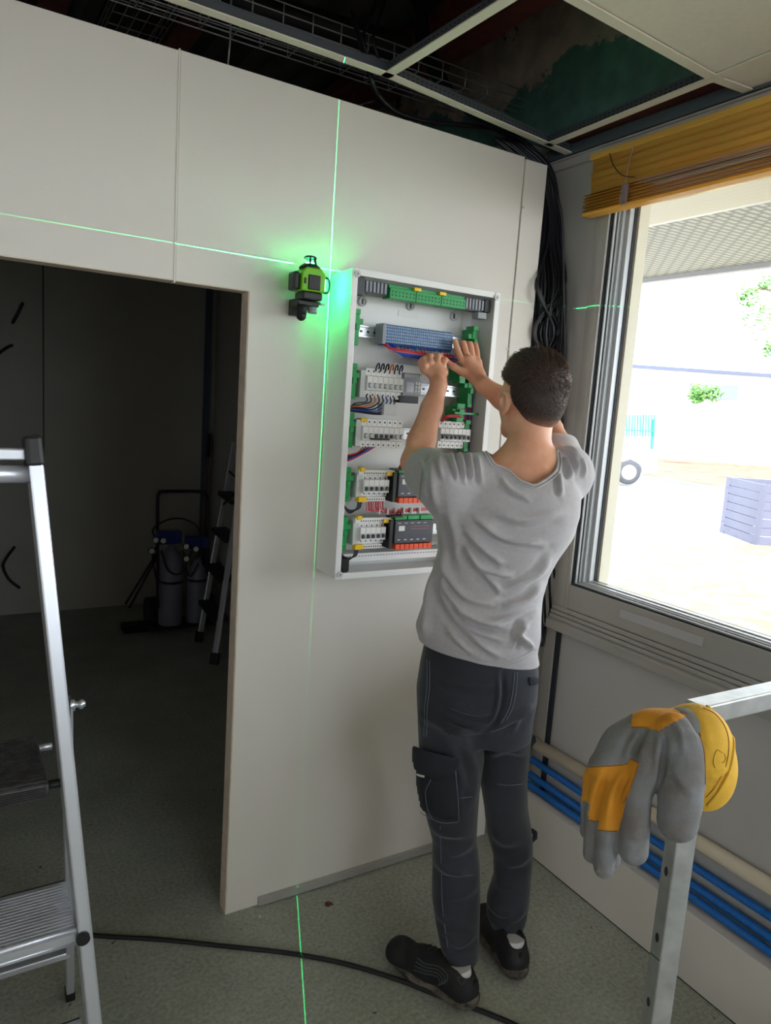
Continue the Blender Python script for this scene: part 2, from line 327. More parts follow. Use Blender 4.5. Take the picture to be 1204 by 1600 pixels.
# ---- window frames (deep sliding profile)
def window(name, y0, y1, seen=True):
    e = empty(name, (2.0, (y0+y1)/2, .9)); e['kind'] = 'structure'
    z0, z1 = .90, 2.47
    f = MB()
    f.box((1.925, y1-.045, z0), (1.99, y1+.014, z1)); f.box((1.925, y0-.028, z0), (1.99, y0+.045, z1))
    f.box((1.927, y0+.045, .955), (1.99, y1-.045, 1.043)); f.box((1.925, y0+.045, z1-.08), (1.99, y1-.045, z1))
    f.build('window_frame', M['alu_dull'], e, bevel=.0015)
    f = MB(); f.box((1.9225, y1-.030, .96), (1.925, y1-.006, 2.25)); f.build('cover_strip', M['alu_dull'], e, bevel=.001)
    # stepped ledges of the sill
    s = MB(); s.box((1.921, y0, .937), (1.99, y1+.027, .9535)); s.box((1.916, y0, .922), (1.99, y1+.027, .935)); s.box((1.911, y0, .906), (1.99, y1+.027, .920))
    s.build('window_sill_rail', M['alu_dull'], e, bevel=.002)
    s = MB(); s.prism([(1.900, y0-.02, .866), (1.900, y0-.02, .899), (1.915, y0-.02, .905), (1.99, y0-.02, .905), (1.99, y0-.02, .866)], (0, y1-y0+.05, 0))
    s.build('window_sill', M['alu_dull'], e, bevel=.002)
    g = MB(); g.box((1.934, y1-.0505, 1.043), (1.944, y1-.045, z1-.08)); g.box((1.934, y0+.045, 1.043), (1.944, y0+.0505, z1-.08)); g.box((1.934, y0+.05, 1.043), (1.946, y1-.05, 1.0495)); 
    g.build('gasket', M['gasket'], e)
    # bright running rails and inner sash
    r = MB()
    for k, (xa, ya, w, dd) in enumerate(((1.9405, .0525, .006, .01), (1.952, .0605, .004, .012), (1.962, .065, .009, .02), (1.982, .078, .006, .02))):
        r.box((xa, y1-ya-w, 1.052), (xa+dd, y1-ya, z1-.08)); r.box((xa, y0+ya, 1.052), (xa+dd, y0+ya+w, z1-.08))
        r.box((xa, y0+ya, 1.048+k*.001), (xa+dd, y1-ya, 1.052+k*.004))
    r.box((1.978, y1-.088, 1.05), (2.000, y1-.046, z1-.08))
    r.build('sash_rail', mat('bright_aluminium_rail', rgb(186, 190, 194), .38, .3), e, bevel=.001)
    g = MB(); g.box((2.0, y1-.092, 1.06), (2.01, y1-.087, z1-.08)); g.box((2.0, y0+.06, 1.058), (2.01, y1-.088, 1.064)); g.build('outer_gasket', M['gasket'], e)
    c = MB(); c.box((2.012, y1-.101, .98), (2.06, y1+.02, 2.52)); c.box((2.06, y0-.02, .98), (2.14, y0+.06, 2.52)); c.build('outer_reveal', M['cream'], e)
    MB().box((1.996, y0+.05, 1.05), (1.999, y1-.080, z1-.07)).build('window_pane', M['glass'], e)
    portal(y0+.06, y1-.10, 1.06, 2.42, 2.07)
    return e
w1 = window('window_1', -.70, 1.885)
q0 = onp(970, 940, 0, 1.926); q1 = onp(1093, 1000, 0, 1.926)
MB().box((1.922, 1.285, .992), (1.9265, 1.60, 1.022)).build('handle_plate', mat('pale_grey_plate', rgb(186, 186, 188), .4), w1, bevel=.001)
w2 = window('window_2', -3.68, -1.02)
MB().box((1.99, -4.1, .86), (2.14, -1.0, .93)).build('outer_ledge', M['alu_dull'], w2)
# ---- suspended ceiling
ZT = 2.56
def tee(name, a, b, label=None):
    e = MB(); a = Vector(a); b = Vector(b)
    dd = (b-a).normalized()*.011; e.bar(a-dd, b+dd, .030, .0035)
    o = e.build(name, M['tbar'], kind='structure')
    h = Vector((0, 0, .015)); w = MB(); w.bar(a+h, b+h, .003, .026)
    w.bar(a+Vector((0, 0, .029)), b+Vector((0, 0, .029)), .007, .005); w.build('tee_web', M['teeweb'], o)
    # slots punched along the web
    sl = MB(); d = (b-a); L_ = d.length; d.normalize(); s = Vector((-d.y, d.x, 0))
    k = .02
    while k < L_-.02:
        for zz in (.012, .022):
            c = a+d*k+Vector((0, 0, zz)); sl.bar(c-d*.004, c+d*.004, .0036, .003)
        k += .018
    if (a.y > 1.3 or b.y > 1.3) and a.x > -.2: sl.build('web_slot', M['gasket'], o)
    return o
A = Vector((.46, 1.912, ZT)); B_ = Vector((1.088, 1.925, ZT)); C_ = Vector((1.795, 2.022, ZT)); D_ = Vector((1.925, 2.045, ZT))
tee('trim_ceiling_tee', A+(A-B_)*4.5, B_); tee('trim_ceiling_tee', B_, D_)
E2 = Vector((1.105, 1.325, ZT)); F2 = Vector((1.205, 1.34, ZT)); G2 = Vector((1.773, 1.375, ZT)); H2 = Vector((1.93, 1.362, ZT))
tee('trim_ceiling_tee', (-3.1, 1.31, ZT), E2); tee('trim_ceiling_tee', E2, G2); tee('trim_ceiling_tee', G2, H2)
tee('trim_ceiling_tee', B_, E2); tee('trim_ceiling_tee', C_, G2)
for yy in (.76, .15): tee('trim_ceiling_tee', (-3.1, yy, ZT), (1.93, yy, ZT))
tee('trim_ceiling_tee', G2, (1.745, .76, ZT)); tee('trim_ceiling_tee', E2, (1.12, .76, ZT)); tee('trim_ceiling_tee', (1.74, .76, ZT), (1.74, .15, ZT))
MB().box((G2.x-.017, G2.y-.017, ZT-.0022), (G2.x+.017, G2.y+.017, ZT+.0035)).build('trim_tee_joint', M['tbar'], kind='structure')
def ctile(name, pts):
    m = MB(); m.prism([Vector(p)+Vector((0, 0, .004)) for p in pts], (0, 0, .016)); m.build(name, M['tile'], kind='structure')
ctile('ceiling_tile', [E2, G2, (1.745, .762, ZT), (1.12, .762, ZT)])
ctile('ceiling_tile', [G2, H2, (1.935, .762, ZT), (1.748, .762, ZT)])
ctile('ceiling_tile', [(1.12, .758, ZT), (1.938, .758, ZT), (1.938, .152, ZT), (1.12, .152, ZT)])
ctile('ceiling_tile', [(-3.2, 1.31, ZT), (1.103, 1.322, ZT), (1.117, .152, ZT), (-3.2, .152, ZT)])
ctile('ceiling_tile', [(-3.2, .148, ZT), (1.938, .148, ZT), (1.938, -4.2, ZT), (-3.2, -4.2, ZT)])
# red primer angle and grey channel on the window wall above the ceiling
MB().box((1.922, -3.65, 2.592), (1.95, 2.155, 2.632)).build('trim_red_steel_angle', M['red'], kind='structure')
MB().box((1.905, -3.65, 2.555), (1.95, 2.155, 2.590)).build('trim_grey_channel', mat('grey_channel', rgb(96, 104, 112), .5, .3), kind='structure')

# ================================================================ THINGS IN THE CEILING VOID
def beam(x, z0=2.92, y0=1.0, y1=5.5):
    m = MB(); h = .16; w = .09
    m.box((x-w/2, y0, z0), (x+w/2, y1, z0+.009)); m.box((x-w/2, y0, z0+h), (x+w/2, y1, z0+h+.009)); m.box((x-.004, y0, z0+.009), (x+.004, y1, z0+h)); return m
for i, (x, lab) in enumerate(((.35, 'red primed steel beam above the wide panel over the doorway'), (.78, 'red primed steel beam running over the joint between the white panels'), (1.62, 'red primed steel beam above the empty ceiling grid by the torn teal wall'))):
    beam(x).build('steel_beam', M['red'], label=lab, cat='beam', group=None)
deck = MB()
x = -2
for i in range(30):
    deck.prism([(x, 1.0, 3.29), (x+.03, 1.0, 3.23), (x+.09, 1.0, 3.23), (x+.12, 1.0, 3.29)], (0, 4.5, 0)); x += .18
    if x > 1.8: break
deck.build('ceiling_rib', M['dark'], kind='structure')
# mesh cable tray crossing the void
ty = 2.30; tz = 2.78
tr = MB()
for k in range(6): tr.tube([(-.3, ty+k*.04, tz), (1.9, ty+k*.04, tz)], .0022, 6)
for s in (0, .2):
    for zz in (.03, .06): tr.tube([(-.3, ty+s, tz+zz), (1.9, ty+s, tz+zz)], .0022, 6)
x = -.28
while x < 1.9: tr.tube([(x, ty, tz+.06), (x, ty, tz), (x, ty+.2, tz), (x, ty+.2, tz+.06)], .0022, 6); x += .1
tr.build('wire_cable_tray', M['galv'], label='steel wire mesh cable tray crossing the dark ceiling void', cat='cable tray')
tr = MB()
for k in range(6): tr.tube([(.55+k*.04, 1.2, 2.98), (.55+k*.04, 4.5, 2.98)], .0022, 6)
for s in (0, .2):
    for zz in (.03, .06): tr.tube([(.55+s, 1.2, 2.98+zz), (.55+s, 4.5, 2.98+zz)], .0022, 6)
y = 1.22
while y < 4.5: tr.tube([(.55, y, 3.04), (.55, y, 2.98), (.75, y, 2.98), (.75, y, 3.04)], .0022, 6); y += .1
tr.build('wire_cable_tray', M['galv'], label='steel wire cable tray running away above the ceiling bar, higher of the two', cat='cable tray')
# black insulated pipe
a = onp(500, 150, 1, 2.45); b = onp(735, 175, 1, 2.30)
MB().tube([(.55, 2.55, 2.93), (.9, 2.5, 2.90), (1.25, 2.42, 2.885), (1.42, 2.38, 2.88)], .045, 16).build('insulated_pipe', M['rubber'], label='thick black insulated pipe lying across the ceiling void', cat='pipe')
# thin hangers seen beyond the top of the partition
for i, (px, py, l2) in enumerate(((358, 80, 'black'), (262, 60, 'black'))):
    pass
hg = MB(); q = onp(357, 90, 1, 2.3); hg.tube([q+Vector((0, 0, .35)), q+Vector((.003, 0, .05)), q+Vector((-.002, 0, -.03))], .003, 6); hg.ball(q+Vector((-.002, 0, -.03)), .009, 8, (.6, .6, 1.6))
hg.build('ceiling_hanger', M['galv'], label='thin metal hanger dangling above the joint of the white panels', cat='hanger')
# loose black cables in the void
def cable(name, pts, r, lab, group=None, m='cable', nn=8, sm=10):
    return MB().tube(bez(pts, sm), r, nn).build(name, M[m], label=lab, cat='cable', group=group)
V = lambda px, py, y: onp(px, py, 1, y)
cable('black_cable', [V(578, 118, 1.98)+Vector((-.02, .1, .2)), V(578, 118, 2.0), V(592, 150, 2.04), V(622, 176, 2.07), V(670, 190, 2.10), V(730, 196, 2.13), V(790, 207, 2.14), V(835, 235, 2.13), V(858, 285, 2.12), V(868, 340, 2.11), V(874, 420, 2.10)], .0075, 'thick black cable drooping in front of the ceiling bar above the panels')
cable('black_cable', [V(640, 190, 2.3), V(600, 165, 2.2), V(575, 160, 2.15), V(520, 185, 2.2)], .005, 'black cable crossing behind the top edge of the white panel')
for k, (px, lab) in enumerate(((575, 'black cable loop hanging from the tray, left of the ceiling joint'), (590, 'black cable loop beside the first one on the tray'))):
    cable('black_cable', [V(px+30, -60, 2.3), V(px+5, 20, 2.28), V(px-7, 60, 2.26), V(px+6, 100, 2.28), V(px+28, 115, 2.35)], .0055, lab)
for k in range(14):
    r = random.Random(k)
    o1 = r.uniform(-12, 12); o2 = r.uniform(-12, 12)
    cable('black_cable', [V(640+o1*2, -60, 2.6), V(655+o1, 10, 2.5), V(662+o2, 70, 2.45), V(690+o2, 130, 2.4), V(740+o1, 180, 2.3), V(800+o1*.8, 215, 2.2), V(845+o1*.4, 262, 2.10)], .0055,
          'black cable in the sheaf that runs through the ceiling void to the corner', 'black cables running through the ceiling void')
# ================================================================ HANGING CABLES IN THE CORNER
def corner_cables():
    r = random.Random(11); N_ = 30
    labs = []
    for k in range(N_):
        u = (k+.5)/N_; v = r.uniform(0, 1); u2 = min(1, max(0, u+r.uniform(-.35, .35))); u3 = r.random(); y = 1.985+.075*v
        L_ = lambda a, b, t: a+(b-a)*t
        pts = [V(L_(770, 820, u), L_(215, 222, u), 2.14), V(L_(825, 860, u), L_(268, 262, u), 2.10+.03*v), V(L_(848, 872, u), 320, 2.08+.02*v), V(L_(844, 878, u), 380, 2.05+.03*v),
               V(L_(838, 881, u2), 450, y), V(L_(833, 882, u3), 520, y), V(L_(832, 878, u2), 590, y), V(L_(830, 876, u), 700, y), V(L_(828, 872, u3), 800, y-.02)]
        for q in pts: q.x = min(q.x, 1.930); q.y = min(q.y, 2.165)
        cable('black_cable', pts, r.choice((.0045, .0055, .0065)), 'black cable in the thick bundle hanging in the corner beside the window', 'black cables hanging in the corner', sm=6)
corner_cables()
cable('black_cable', [V(855, 262, 2.05), V(868, 300, 2.0), V(878, 350, 1.98), V(880, 450, 1.97), V(882, 560, 1.96), V(878, 660, 1.96), V(872, 760, 1.96)], .005, 'single black cable bowing out nearest the window from the corner bundle')
# loose ends below the shirt
for pts, lab in (([(868, 800), (880, 850), (882, 880), (868, 930), (850, 985)], 'black cable end curving out widest below the bundle'),
                 ([(858, 850), (866, 900), (869, 940), (858, 962), (846, 1010)], 'black cable end looping back towards the man'),
                 ([(848, 880), (850, 940), (854, 985), (864, 1014)], 'black cable end pointing down and right over the grey post'),
                 ([(862, 830), (858, 900), (860, 960), (859, 976)], 'short straight black cable end between the loops'),
                 ([(872, 810), (850, 900), (846, 960), (849, 1000)], 'black cable end crossing behind the others at the corner')):
    ys = 1.935
    cable('black_cable', [V(x, y, ys-.0*i) for i, (x, y) in enumerate(pts)], .005, lab)
# ================================================================ CONDUITS AND PIPE LOW ON THE WINDOW WALL
def corrugated(y0, y1, x, z, r, name, lab, dz=0.0):
    n = int((y1-y0)/.0042); pts = []; rs = []
    for i in range(n+1):
        for dd, rr in ((0, r), (.0018, r), (.0024, r*.86), (.0036, r*.86)):
            y = y0+i*.0042+dd; t = (y-y0)/(y1-y0); pts.append((x, y, z+dz*t+.003*math.sin(y*3.1+z*20))); rs.append(rr)
    m = MB(); m.tube(pts, rs, 12); o = m.build(name, M['blue'], label=lab, cat='conduit')
    for p in o.data.polygons: p.use_smooth = True
    return o
corrugated(.3, 1.93, 1.917, .327, .0125, 'corrugated_conduit', 'uppermost blue corrugated conduit running alone under the cream pipe')
corrugated(.3, 1.93, 1.915, .267, .0135, 'corrugated_conduit', 'middle blue corrugated conduit, upper one of the touching pair')
corrugated(.3, 1.93, 1.893, .243, .0125, 'corrugated_conduit', 'lowest blue corrugated conduit, resting on the white skirting box')
MB().tube([(1.912, -.2, .418), (1.912, 1.2, .410), (1.912, 1.95, .400)], .023, 20).build('plastic_pipe', M['pipe'], label='cream plastic pipe running along the wall above the blue conduits', cat='pipe')
MB().box((1.857, -4.2, 0.004), (1.925, 1.98, .222)).build('baseboard_window', M['wall'], bevel=.002, kind='structure')
MB().box((1.8585, -4.2, 0.0), (1.925, 1.98, .004)).build('trim_plinth_gap', M['gasket'], kind='structure')
lg = MB(); lg.prism([(1.941, -4.2, .36), (1.934, -4.2, .362), (1.934, -4.2, .375), (1.941, -4.2, .385)], (0, 6.05, 0)); lg.build('trim_duct_lip', M['wallw'], kind='structure')
# black cable on the floor
FQ = lambda px, py, z=.007: onp(px, py, 2, z)
cable('floor_cable', [FQ(40, 1452), FQ(150, 1462), FQ(250, 1468), FQ(350, 1478), FQ(450, 1489), FQ(540, 1506), FQ(620, 1530), FQ(700, 1561), FQ(790, 1595), FQ(880, 1640)], .0068, 'thick black cable snaking across the concrete floor under the left shoe', m='rubber')
# debris
def crumb(name, px, py, pts, h, m, lab, cat):
    q = FQ(px, py, 0); c = MB(); c.prism([q+Vector((a, b, .0005)) for a, b in pts], (0, 0, h)); c.build(name, m, label=lab, cat=cat)
brn = mat('brown_flake', rgb(92, 52, 34), .9, bump=.4, bscale=300)
crumb('brown_flake', 513, 1413, [(-.012,-.006),(-.004,-.011),(.004,-.006),(.012,-.010),(.011,.004),(.003,.003),(.006,.011),(-.005,.010),(-.011,.006)], .003, brn, 'crumbled brown flake on the floor in front of the panel', 'debris')
crumb('pale_chip', 406, 1433, [(-.004,-.003),(.004,-.003),(.003,.003),(-.004,.003)], .003, M['cream'], 'tiny cream chip on the floor by the foot of the panel', 'debris')
crumb('pale_chip', 1133, 1585, [(-.007,-.003),(.006,-.003),(.005,.003),(-.006,.003)], .003, M['white'], 'tiny white chip on the floor beside the white skirting box', 'debris')
# ================================================================ BLIND
def blind():
    e = empty('venetian_blind', (1.9, .9, 2.5), 'raised yellow venetian blind bunched at the top of the window', 'blind')
    y1 = 1.905; y0 = .1
    def slat(z, tilt, x=1.895, w=.034, m='yellow', dy=0, thick=.0007, yy0=y0):
        s = MB(); n = 5; vs = []
        for yy in (yy0, y1+dy):
            for i in range(n+1):
                t = (i/n-.5)*w; cu = .0035*(1-(2*i/n-1)**2)
                vs.append((x+t*math.cos(tilt)+cu*math.sin(tilt), yy, z+t*math.sin(tilt)-cu*math.cos(tilt)*-1))
        for i in range(n): s.f.append((i, i+1, n+1+i+1, n+1+i)); s.sm.append(True)
        s.v = vs; o = s.build('slat', M[m], e); so_ = o.modifiers.new('thick', 'SOLIDIFY'); so_.thickness = thick; return o
    r = random.Random(4)
    MB().box((1.875, y0, 2.498), (1.92, y1, 2.518)).build('head_rail', M['yellow'], e, bevel=.002)
    for i in range(5): slat(2.480-.023*i, math.radians(-66), dy=r.uniform(-.012, .008), x=1.892, w=.048)
    for i in range(17):
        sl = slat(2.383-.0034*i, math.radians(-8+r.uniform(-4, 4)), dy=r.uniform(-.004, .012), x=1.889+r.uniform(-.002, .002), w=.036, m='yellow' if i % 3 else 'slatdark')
    MB().box((1.868, y0, 2.317), (1.908, y1+.004, 2.327)).build('bottom_rail', M['yellow'], e, bevel=.002)
    # thin lilac tubes paint in the highlights along the slat edges
    c = MB()
    for k in range(6):
        z = 2.39-.006*k; c.tube([(1.871, y0, z+.01), (1.869, 1.0, z), (1.870, 1.70-.02*k, z-.003)], .0011, 6)
    c.build('slat_highlight', mat('lilac_slat_highlight', rgb(206, 190, 200), .3), e)
    for yy in (1.73, 1.22, .7):
        t = MB(); pts = []
        for k in range(160):
            a = k*2.4; pts.append((1.868+.005*math.sin(a*1.3), yy+.016*math.sin(a*.7)*math.cos(a*.23), 2.355+.032*math.sin(a*.41)))
        t.tube(pts, .0011, 5)
        t.tube(bez([(1.874, yy-.01, 2.50), (1.866, yy-.006, 2.45), (1.866, yy+.0, 2.38)], 8), .0014, 5)
        t.build('ladder_cord', M['cord'], e)
    t = MB(); t.tube(bez([onp(952, 240, 0, 1.868), onp(958, 258, 0, 1.866), onp(972, 274, 0, 1.866), onp(992, 277, 0, 1.866)], 8), .0018, 6); t.build('pull_cord', mat('dark_cord', rgb(70, 50, 30), .7), e)
    return e
M['slatdark'] = mat('brown_reflection_slat', rgb(150, 106, 40), .4)  # brown tone stands in for reflections on the stacked slat edges
blind()
# ================================================================ OUTSIDE
def gmat(name, c1, c2, scale, rough=.9):
    m = mat(name, c1, rough); nt = m.node_tree; N = nt.nodes; L = nt.links; tc = N.new('ShaderNodeTexCoord')
    n = N.new('ShaderNodeTexNoise'); n.inputs['Scale'].default_value = scale; n.inputs['Detail'].default_value = 8; n.inputs['Roughness'].default_value = .7; L.new(tc.outputs['Object'], n.inputs[0])
    r = N.new('ShaderNodeValToRGB'); r.color_ramp.elements[0].position = .38; r.color_ramp.elements[1].position = .62; r.color_ramp.elements[0].color = (*c1, 1); r.color_ramp.elements[1].color = (*c2, 1)
    L.new(n.outputs[0], r.inputs[0]); L.new(r.outputs[0], N['Principled BSDF'].inputs['Base Color']); return m
GZ = -.15
G = lambda px, py, z=GZ: onp(px, py, 2, z)
def patch(name, pts, m, z=0, t=.02):
    MB().prism([Vector((p[0], p[1], GZ+z)) for p in pts], (0, 0, -t)).build(name, m, kind='structure')
patch('ground', [(2.1, -60), (140, -60), (140, 120), (-30, 120), (-30, 5.8), (2.1, 5.8)], gmat('pale_tarmac', rgb(178, 178, 176), rgb(190, 190, 188), 3))
ga, gb = G(930, 852), G(1250, 850)
patch('ground_dry_lawn', [(2.3, -8), (ga.x+6*(gb.x-ga.x)*.2, -8), (gb.x+(gb.x-ga.x), gb.y+(gb.y-ga.y)), (gb.x, gb.y), (ga.x, ga.y), (ga.x-(gb.x-ga.x)*.8, ga.y-(gb.y-ga.y)*.8), (2.3, 8)], gmat('dry_lawn', rgb(92, 86, 66), rgb(118, 112, 92), 5), z=.012)
ka, kb, kc, kd = G(1003, 745), G(1260, 785), G(1280, 712), G(1003, 700)
patch('ground_dry_earth', [kb+(kb-ka), ka, kd, kc+(kc-kd)], gmat('dry_earth', rgb(84, 60, 46), rgb(112, 88, 70), 1.2), z=.03)
MB().bar(G(1003, 748)+Vector((0, 0, .05)), G(1260, 788)+Vector((0, 0, .05)), .12, .1).build('ground_kerb', mat('grey_kerb', rgb(112, 114, 112), .9), kind='structure')
# roof overhang with a perforated soffit
SZ = 2.62
s0, s1 = onp(1000, 438, 2, SZ), onp(1204, 405, 2, SZ)
xf = (s0.x+s1.x)/2
def soffit_mat():
    m = mat('perforated_soffit', rgb(206, 206, 200), .7); nt = m.node_tree; N = nt.nodes; L = nt.links
    tc = N.new('ShaderNodeTexCoord'); b = N.new('ShaderNodeTexBrick'); b.offset = .5; b.inputs['Scale'].default_value = 1
    b.inputs['Brick Width'].default_value = .085; b.inputs['Row Height'].default_value = .042; b.inputs['Mortar Size'].default_value = .009
    b.inputs['Color1'].default_value = (*rgb(208, 208, 202), 1); b.inputs['Color2'].default_value = (*rgb(208, 208, 202), 1); b.inputs['Mortar'].default_value = (*rgb(158, 158, 154), 1)
    L.new(tc.outputs['Object'], b.inputs[0]); L.new(b.outputs[0], N['Principled BSDF'].inputs['Base Color']); return m
xn = (onp(1000, 345, 2, SZ).x+onp(1204, 300, 2, SZ).x)/2
print('soffit', xn, xf)
MB().box((xn, -6, SZ), (xf, 9, SZ+.12)).build('ceiling_soffit', soffit_mat(), kind='structure')
MB().box((xf, -6, SZ-.03), (xf+.05, 9, SZ+.2)).build('trim_fascia', mat('fascia', rgb(190, 190, 198), .5), kind='structure')
MB().box((xn-.06, -6, SZ-.04), (xn+.0, 9, SZ+.01)).build('trim_soffit_batten', M['white'], kind='structure')
M['canopy'] = mat('translucent_corrugated_sheet', rgb(236, 230, 212), .5); translucent(M['canopy'], .8)
MB().box((2.14, -6, SZ+.10), (xn, 9, SZ+.104)).build('ceiling_canopy_sheet', M['canopy'], kind='structure')
MB().box((xn-.32, -6, SZ-.05), (xn-.06, 9, SZ+.06)).build('trim_cream_beam', M['cream'], kind='structure')
cw = MB(); xx = xn-.75; y = -3.0; vs = []; n = 0
while y < 5:
    for dy, dz in ((0, 0), (.09, 0), (.16, .05), (.28, .05)): vs.append((y+dy, SZ+.0+dz)); 
    y += .35
pts = [(xn-.60, a, b-.03) for a, b in vs]+[(xn-.36, a, b-.03) for a, b in vs]; N_ = len(vs)
cw.add(pts, [(i, i+1, N_+i+1, N_+i) for i in range(N_-1)]); o = cw.build('ceiling_corrugated_canopy', M['cream'], kind='structure'); o.modifiers.new('t', 'SOLIDIFY').thickness = .004
# composter
def composter():
    q = G(1180, 852); e = empty('slatted_crate', q, 'grey blue slatted garden bin standing on the dry lawn', 'bin')
    m = mat('blue_grey_board', rgb(88, 90, 108), .7); dx = Vector((.86, -.5, 0)); dy = Vector((.5, .86, 0)); W = 1.1; H_ = .95
    for k in range(7):
        b = MB(); z = .02+k*.135
        for (a, c) in ((q, q+dx*W), (q, q+dy*W), (q+dx*W, q+dx*W+dy*W), (q+dy*W, q+dy*W+dx*W)):
            b.bar(a+Vector((0, 0, z+.055)), c+Vector((0, 0, z+.055)), .03, .122)
        b.build('board', m, e)
    b = MB()
    for c in (q, q+dx*W, q+dy*W, q+dx*W+dy*W): b.bar(c, c+Vector((0, 0, H_)), .07, .07)
    b.build('corner_post', m, e)
composter()
# white van
def van():
    dep = 19.5
    c = atd(982, 738, dep); xr = Vector((_R[0][0], _R[0][1], 0)).normalized(); fw = Vector((_f[0], _f[1], 0)).normalized()
    e = empty('van', Vector((c.x, c.y, GZ)), 'white van parked beyond the lawn with one wheel showing', 'van')
    wm = mat('white_van_paint', rgb(236, 236, 238), .3)
    b = MB(); o = Vector((c.x, c.y, GZ))
    P_ = [(-5, .35), (-5, 2.1), (-2.4, 2.05), (-1.5, 1.28), (.4, 1.1), (.70, .95), (.75, .42), (.38, .38), (.3, .62), (0, .74), (-.3, .62), (-.38, .35)]
    b.prism([o+xr*x+Vector((0, 0, z)) for x, z in P_], fw*1.8); b.build('body', wm, e)
    w = MB(); w.lathe(c+fw*-.02, [(.2, 0), (.31, .0), (.33, .03), (.33, .2), (.3, .22)], 24, fw); w.build('wheel', mat('tyre_grey', rgb(52, 54, 62), .8), e)
    w = MB(); w.lathe(c+fw*-.035, [(.05, 0), (.2, .015), (.2, .05)], 20, fw); w.build('hubcap', M['alu_dull'], e)
van()
# houses beyond
def house():
    dep = 34
    e = empty('house', atd(1120, 690, dep), 'pale house with a long dark gutter beyond the lawn', 'house')
    xr = (atd(1204, 590, dep)-atd(985, 573, dep)); xr.z = 0; L_ = xr.length; xr.normalize(); fw = Vector((-xr.y, xr.x, 0))
    if fw.dot(Vector((_f[0], _f[1], 0))) < 0: fw = -fw
    b0 = atd(985, 573, dep); b0.z = GZ; top = atd(985, 573, dep).z
    wl = mat('white_render_wall', rgb(226, 224, 216), .8)
    m = MB(); m.prism([b0, b0+xr*(L_+8), b0+xr*(L_+8)+Vector((0, 0, top-GZ)), b0+Vector((0, 0, top-GZ))], fw*8); m.build('wall', wl, e)
    r = MB(); a = b0+Vector((0, 0, top-GZ))-fw*.4; r.prism([a-xr*.4, a+fw*4.4+xr*2+Vector((0, 0, 1.5)), a+fw*8.8-xr*.4], xr*(L_+9)); r.build('roof', mat('pale_tile_roof', rgb(214, 204, 196), .8), e)
    g = MB(); g.bar(a-xr*.4, a+xr*(L_+8), .16, .16); g.build('gutter', mat('grey_gutter', rgb(70, 78, 98), .6), e)
    for (x0, y0, x1, y1, c) in ((1080, 598, 1152, 626, rgb(96, 104, 130)), (1035, 645, 1044, 668, rgb(120, 108, 150)), (1031, 676, 1042, 690, rgb(120, 108, 150)), (1195, 606, 1240, 632, rgb(160, 168, 180))):
        p0 = atd(x0, y0, dep-.3); p1 = atd(x1, y1, dep-.3)
        w = MB(); u = p0; d = (p1-p0).dot(xr); w.prism([u, u+xr*d, Vector((u.x, u.y, p1.z))+xr*d, Vector((u.x, u.y, p1.z))], fw*.12); w.build('window', mat('dull_window_mailbox', c, .5), e)  # the narrow purple plates are mailboxes, the wide ones windows
house()
# greenery
def foliage(name, blobs, lab, cat, n, size, m, trunk=None):
    e = empty(name, blobs[0][0], lab, cat); r = random.Random(n); f = MB()
    for k in range(n):
        c, rad = blobs[r.randrange(len(blobs))]; d = Vector((r.gauss(0, 1), r.gauss(0, 1), r.gauss(0, 1))).normalized()*rad*r.random()**.4
        q = Vector(c)+d; a = Vector((r.gauss(0, 1), r.gauss(0, 1), r.gauss(0, 1))).normalized(); b = a.orthogonal().normalized(); s = size*r.uniform(.6, 1.3)
        f.add([q-a*s, q+b*s*.5, q+a*s, q-b*s*.5], [(0, 1, 2, 3)])
    f.build('foliage', m, e, fix=False)
    if trunk: t = MB(); [t.tube(bez(tt, 6), [.05*s_ for s_ in np.linspace(1, .3, (len(tt)-1)*6+1)], 8) for tt in trunk]; t.build('trunk', mat('bark', rgb(130, 116, 100), .9), e)
leafm = mat('bright_leaf', rgb(92, 150, 62), .6, var=.3, vscale=2)
tp = lambda x, y, d=13: atd(x, y, d)
foliage('tree', [(tp(1172, 455), .28), (tp(1198, 440), .2), (tp(1185, 495), .32), (tp(1215, 505), .45), (tp(1165, 460), .2), (tp(1203, 545), .15), (tp(1245, 470), .7)], 'leafy green tree branches reaching into the sky at the right of the window', 'tree', 700, .055, leafm,
        [[Vector((tp(1330, 800).x, tp(1330, 800).y, GZ)), tp(1310, 640), tp(1260, 520), tp(1200, 490)], [tp(1285, 570), tp(1230, 530), tp(1200, 545)], [tp(1260, 520), tp(1215, 460), tp(1180, 450)]])
foliage('shrub', [(tp(1093, 612, 30), .42), (tp(1115, 615, 30), .38), (tp(1088, 618, 30), .35)], 'bright green shrub in front of the dull window of the pale house', 'shrub', 700, .09, leafm)
foliage('sapling', [(tp(1000, 612, 28), .5), (tp(1015, 625, 28), .45), (tp(1005, 600, 28), .35)], 'thin bare sapling behind the green fence', 'tree', 130, .05, mat('pale_leaf', rgb(150, 172, 140), .7),
        [[Vector((tp(1007, 660, 28).x, tp(1007, 660, 28).y, GZ)), tp(1006, 640, 28), tp(1004, 600, 28)]])
fe = empty('fence', G(1000, 700), 'green picket fence section left of the pale house', 'fence'); fm = mat('green_fence', rgb(40, 128, 112), .6)
fb = MB()
for k in range(11):
    a = tp(978+k*4.3, 682, 26); fb.bar(a, tp(979+k*4.3, 648, 26), .05, .03)
fb.bar(tp(976, 672, 26), tp(1023, 674, 26), .04, .05); fb.build('picket', fm, fe)
fp = MB(); fp.bar(Vector((tp(1020, 690, 26).x, tp(1020, 690, 26).y, GZ)), tp(1021, 655, 26), .08, .08); fp.build('post', fm, fe)
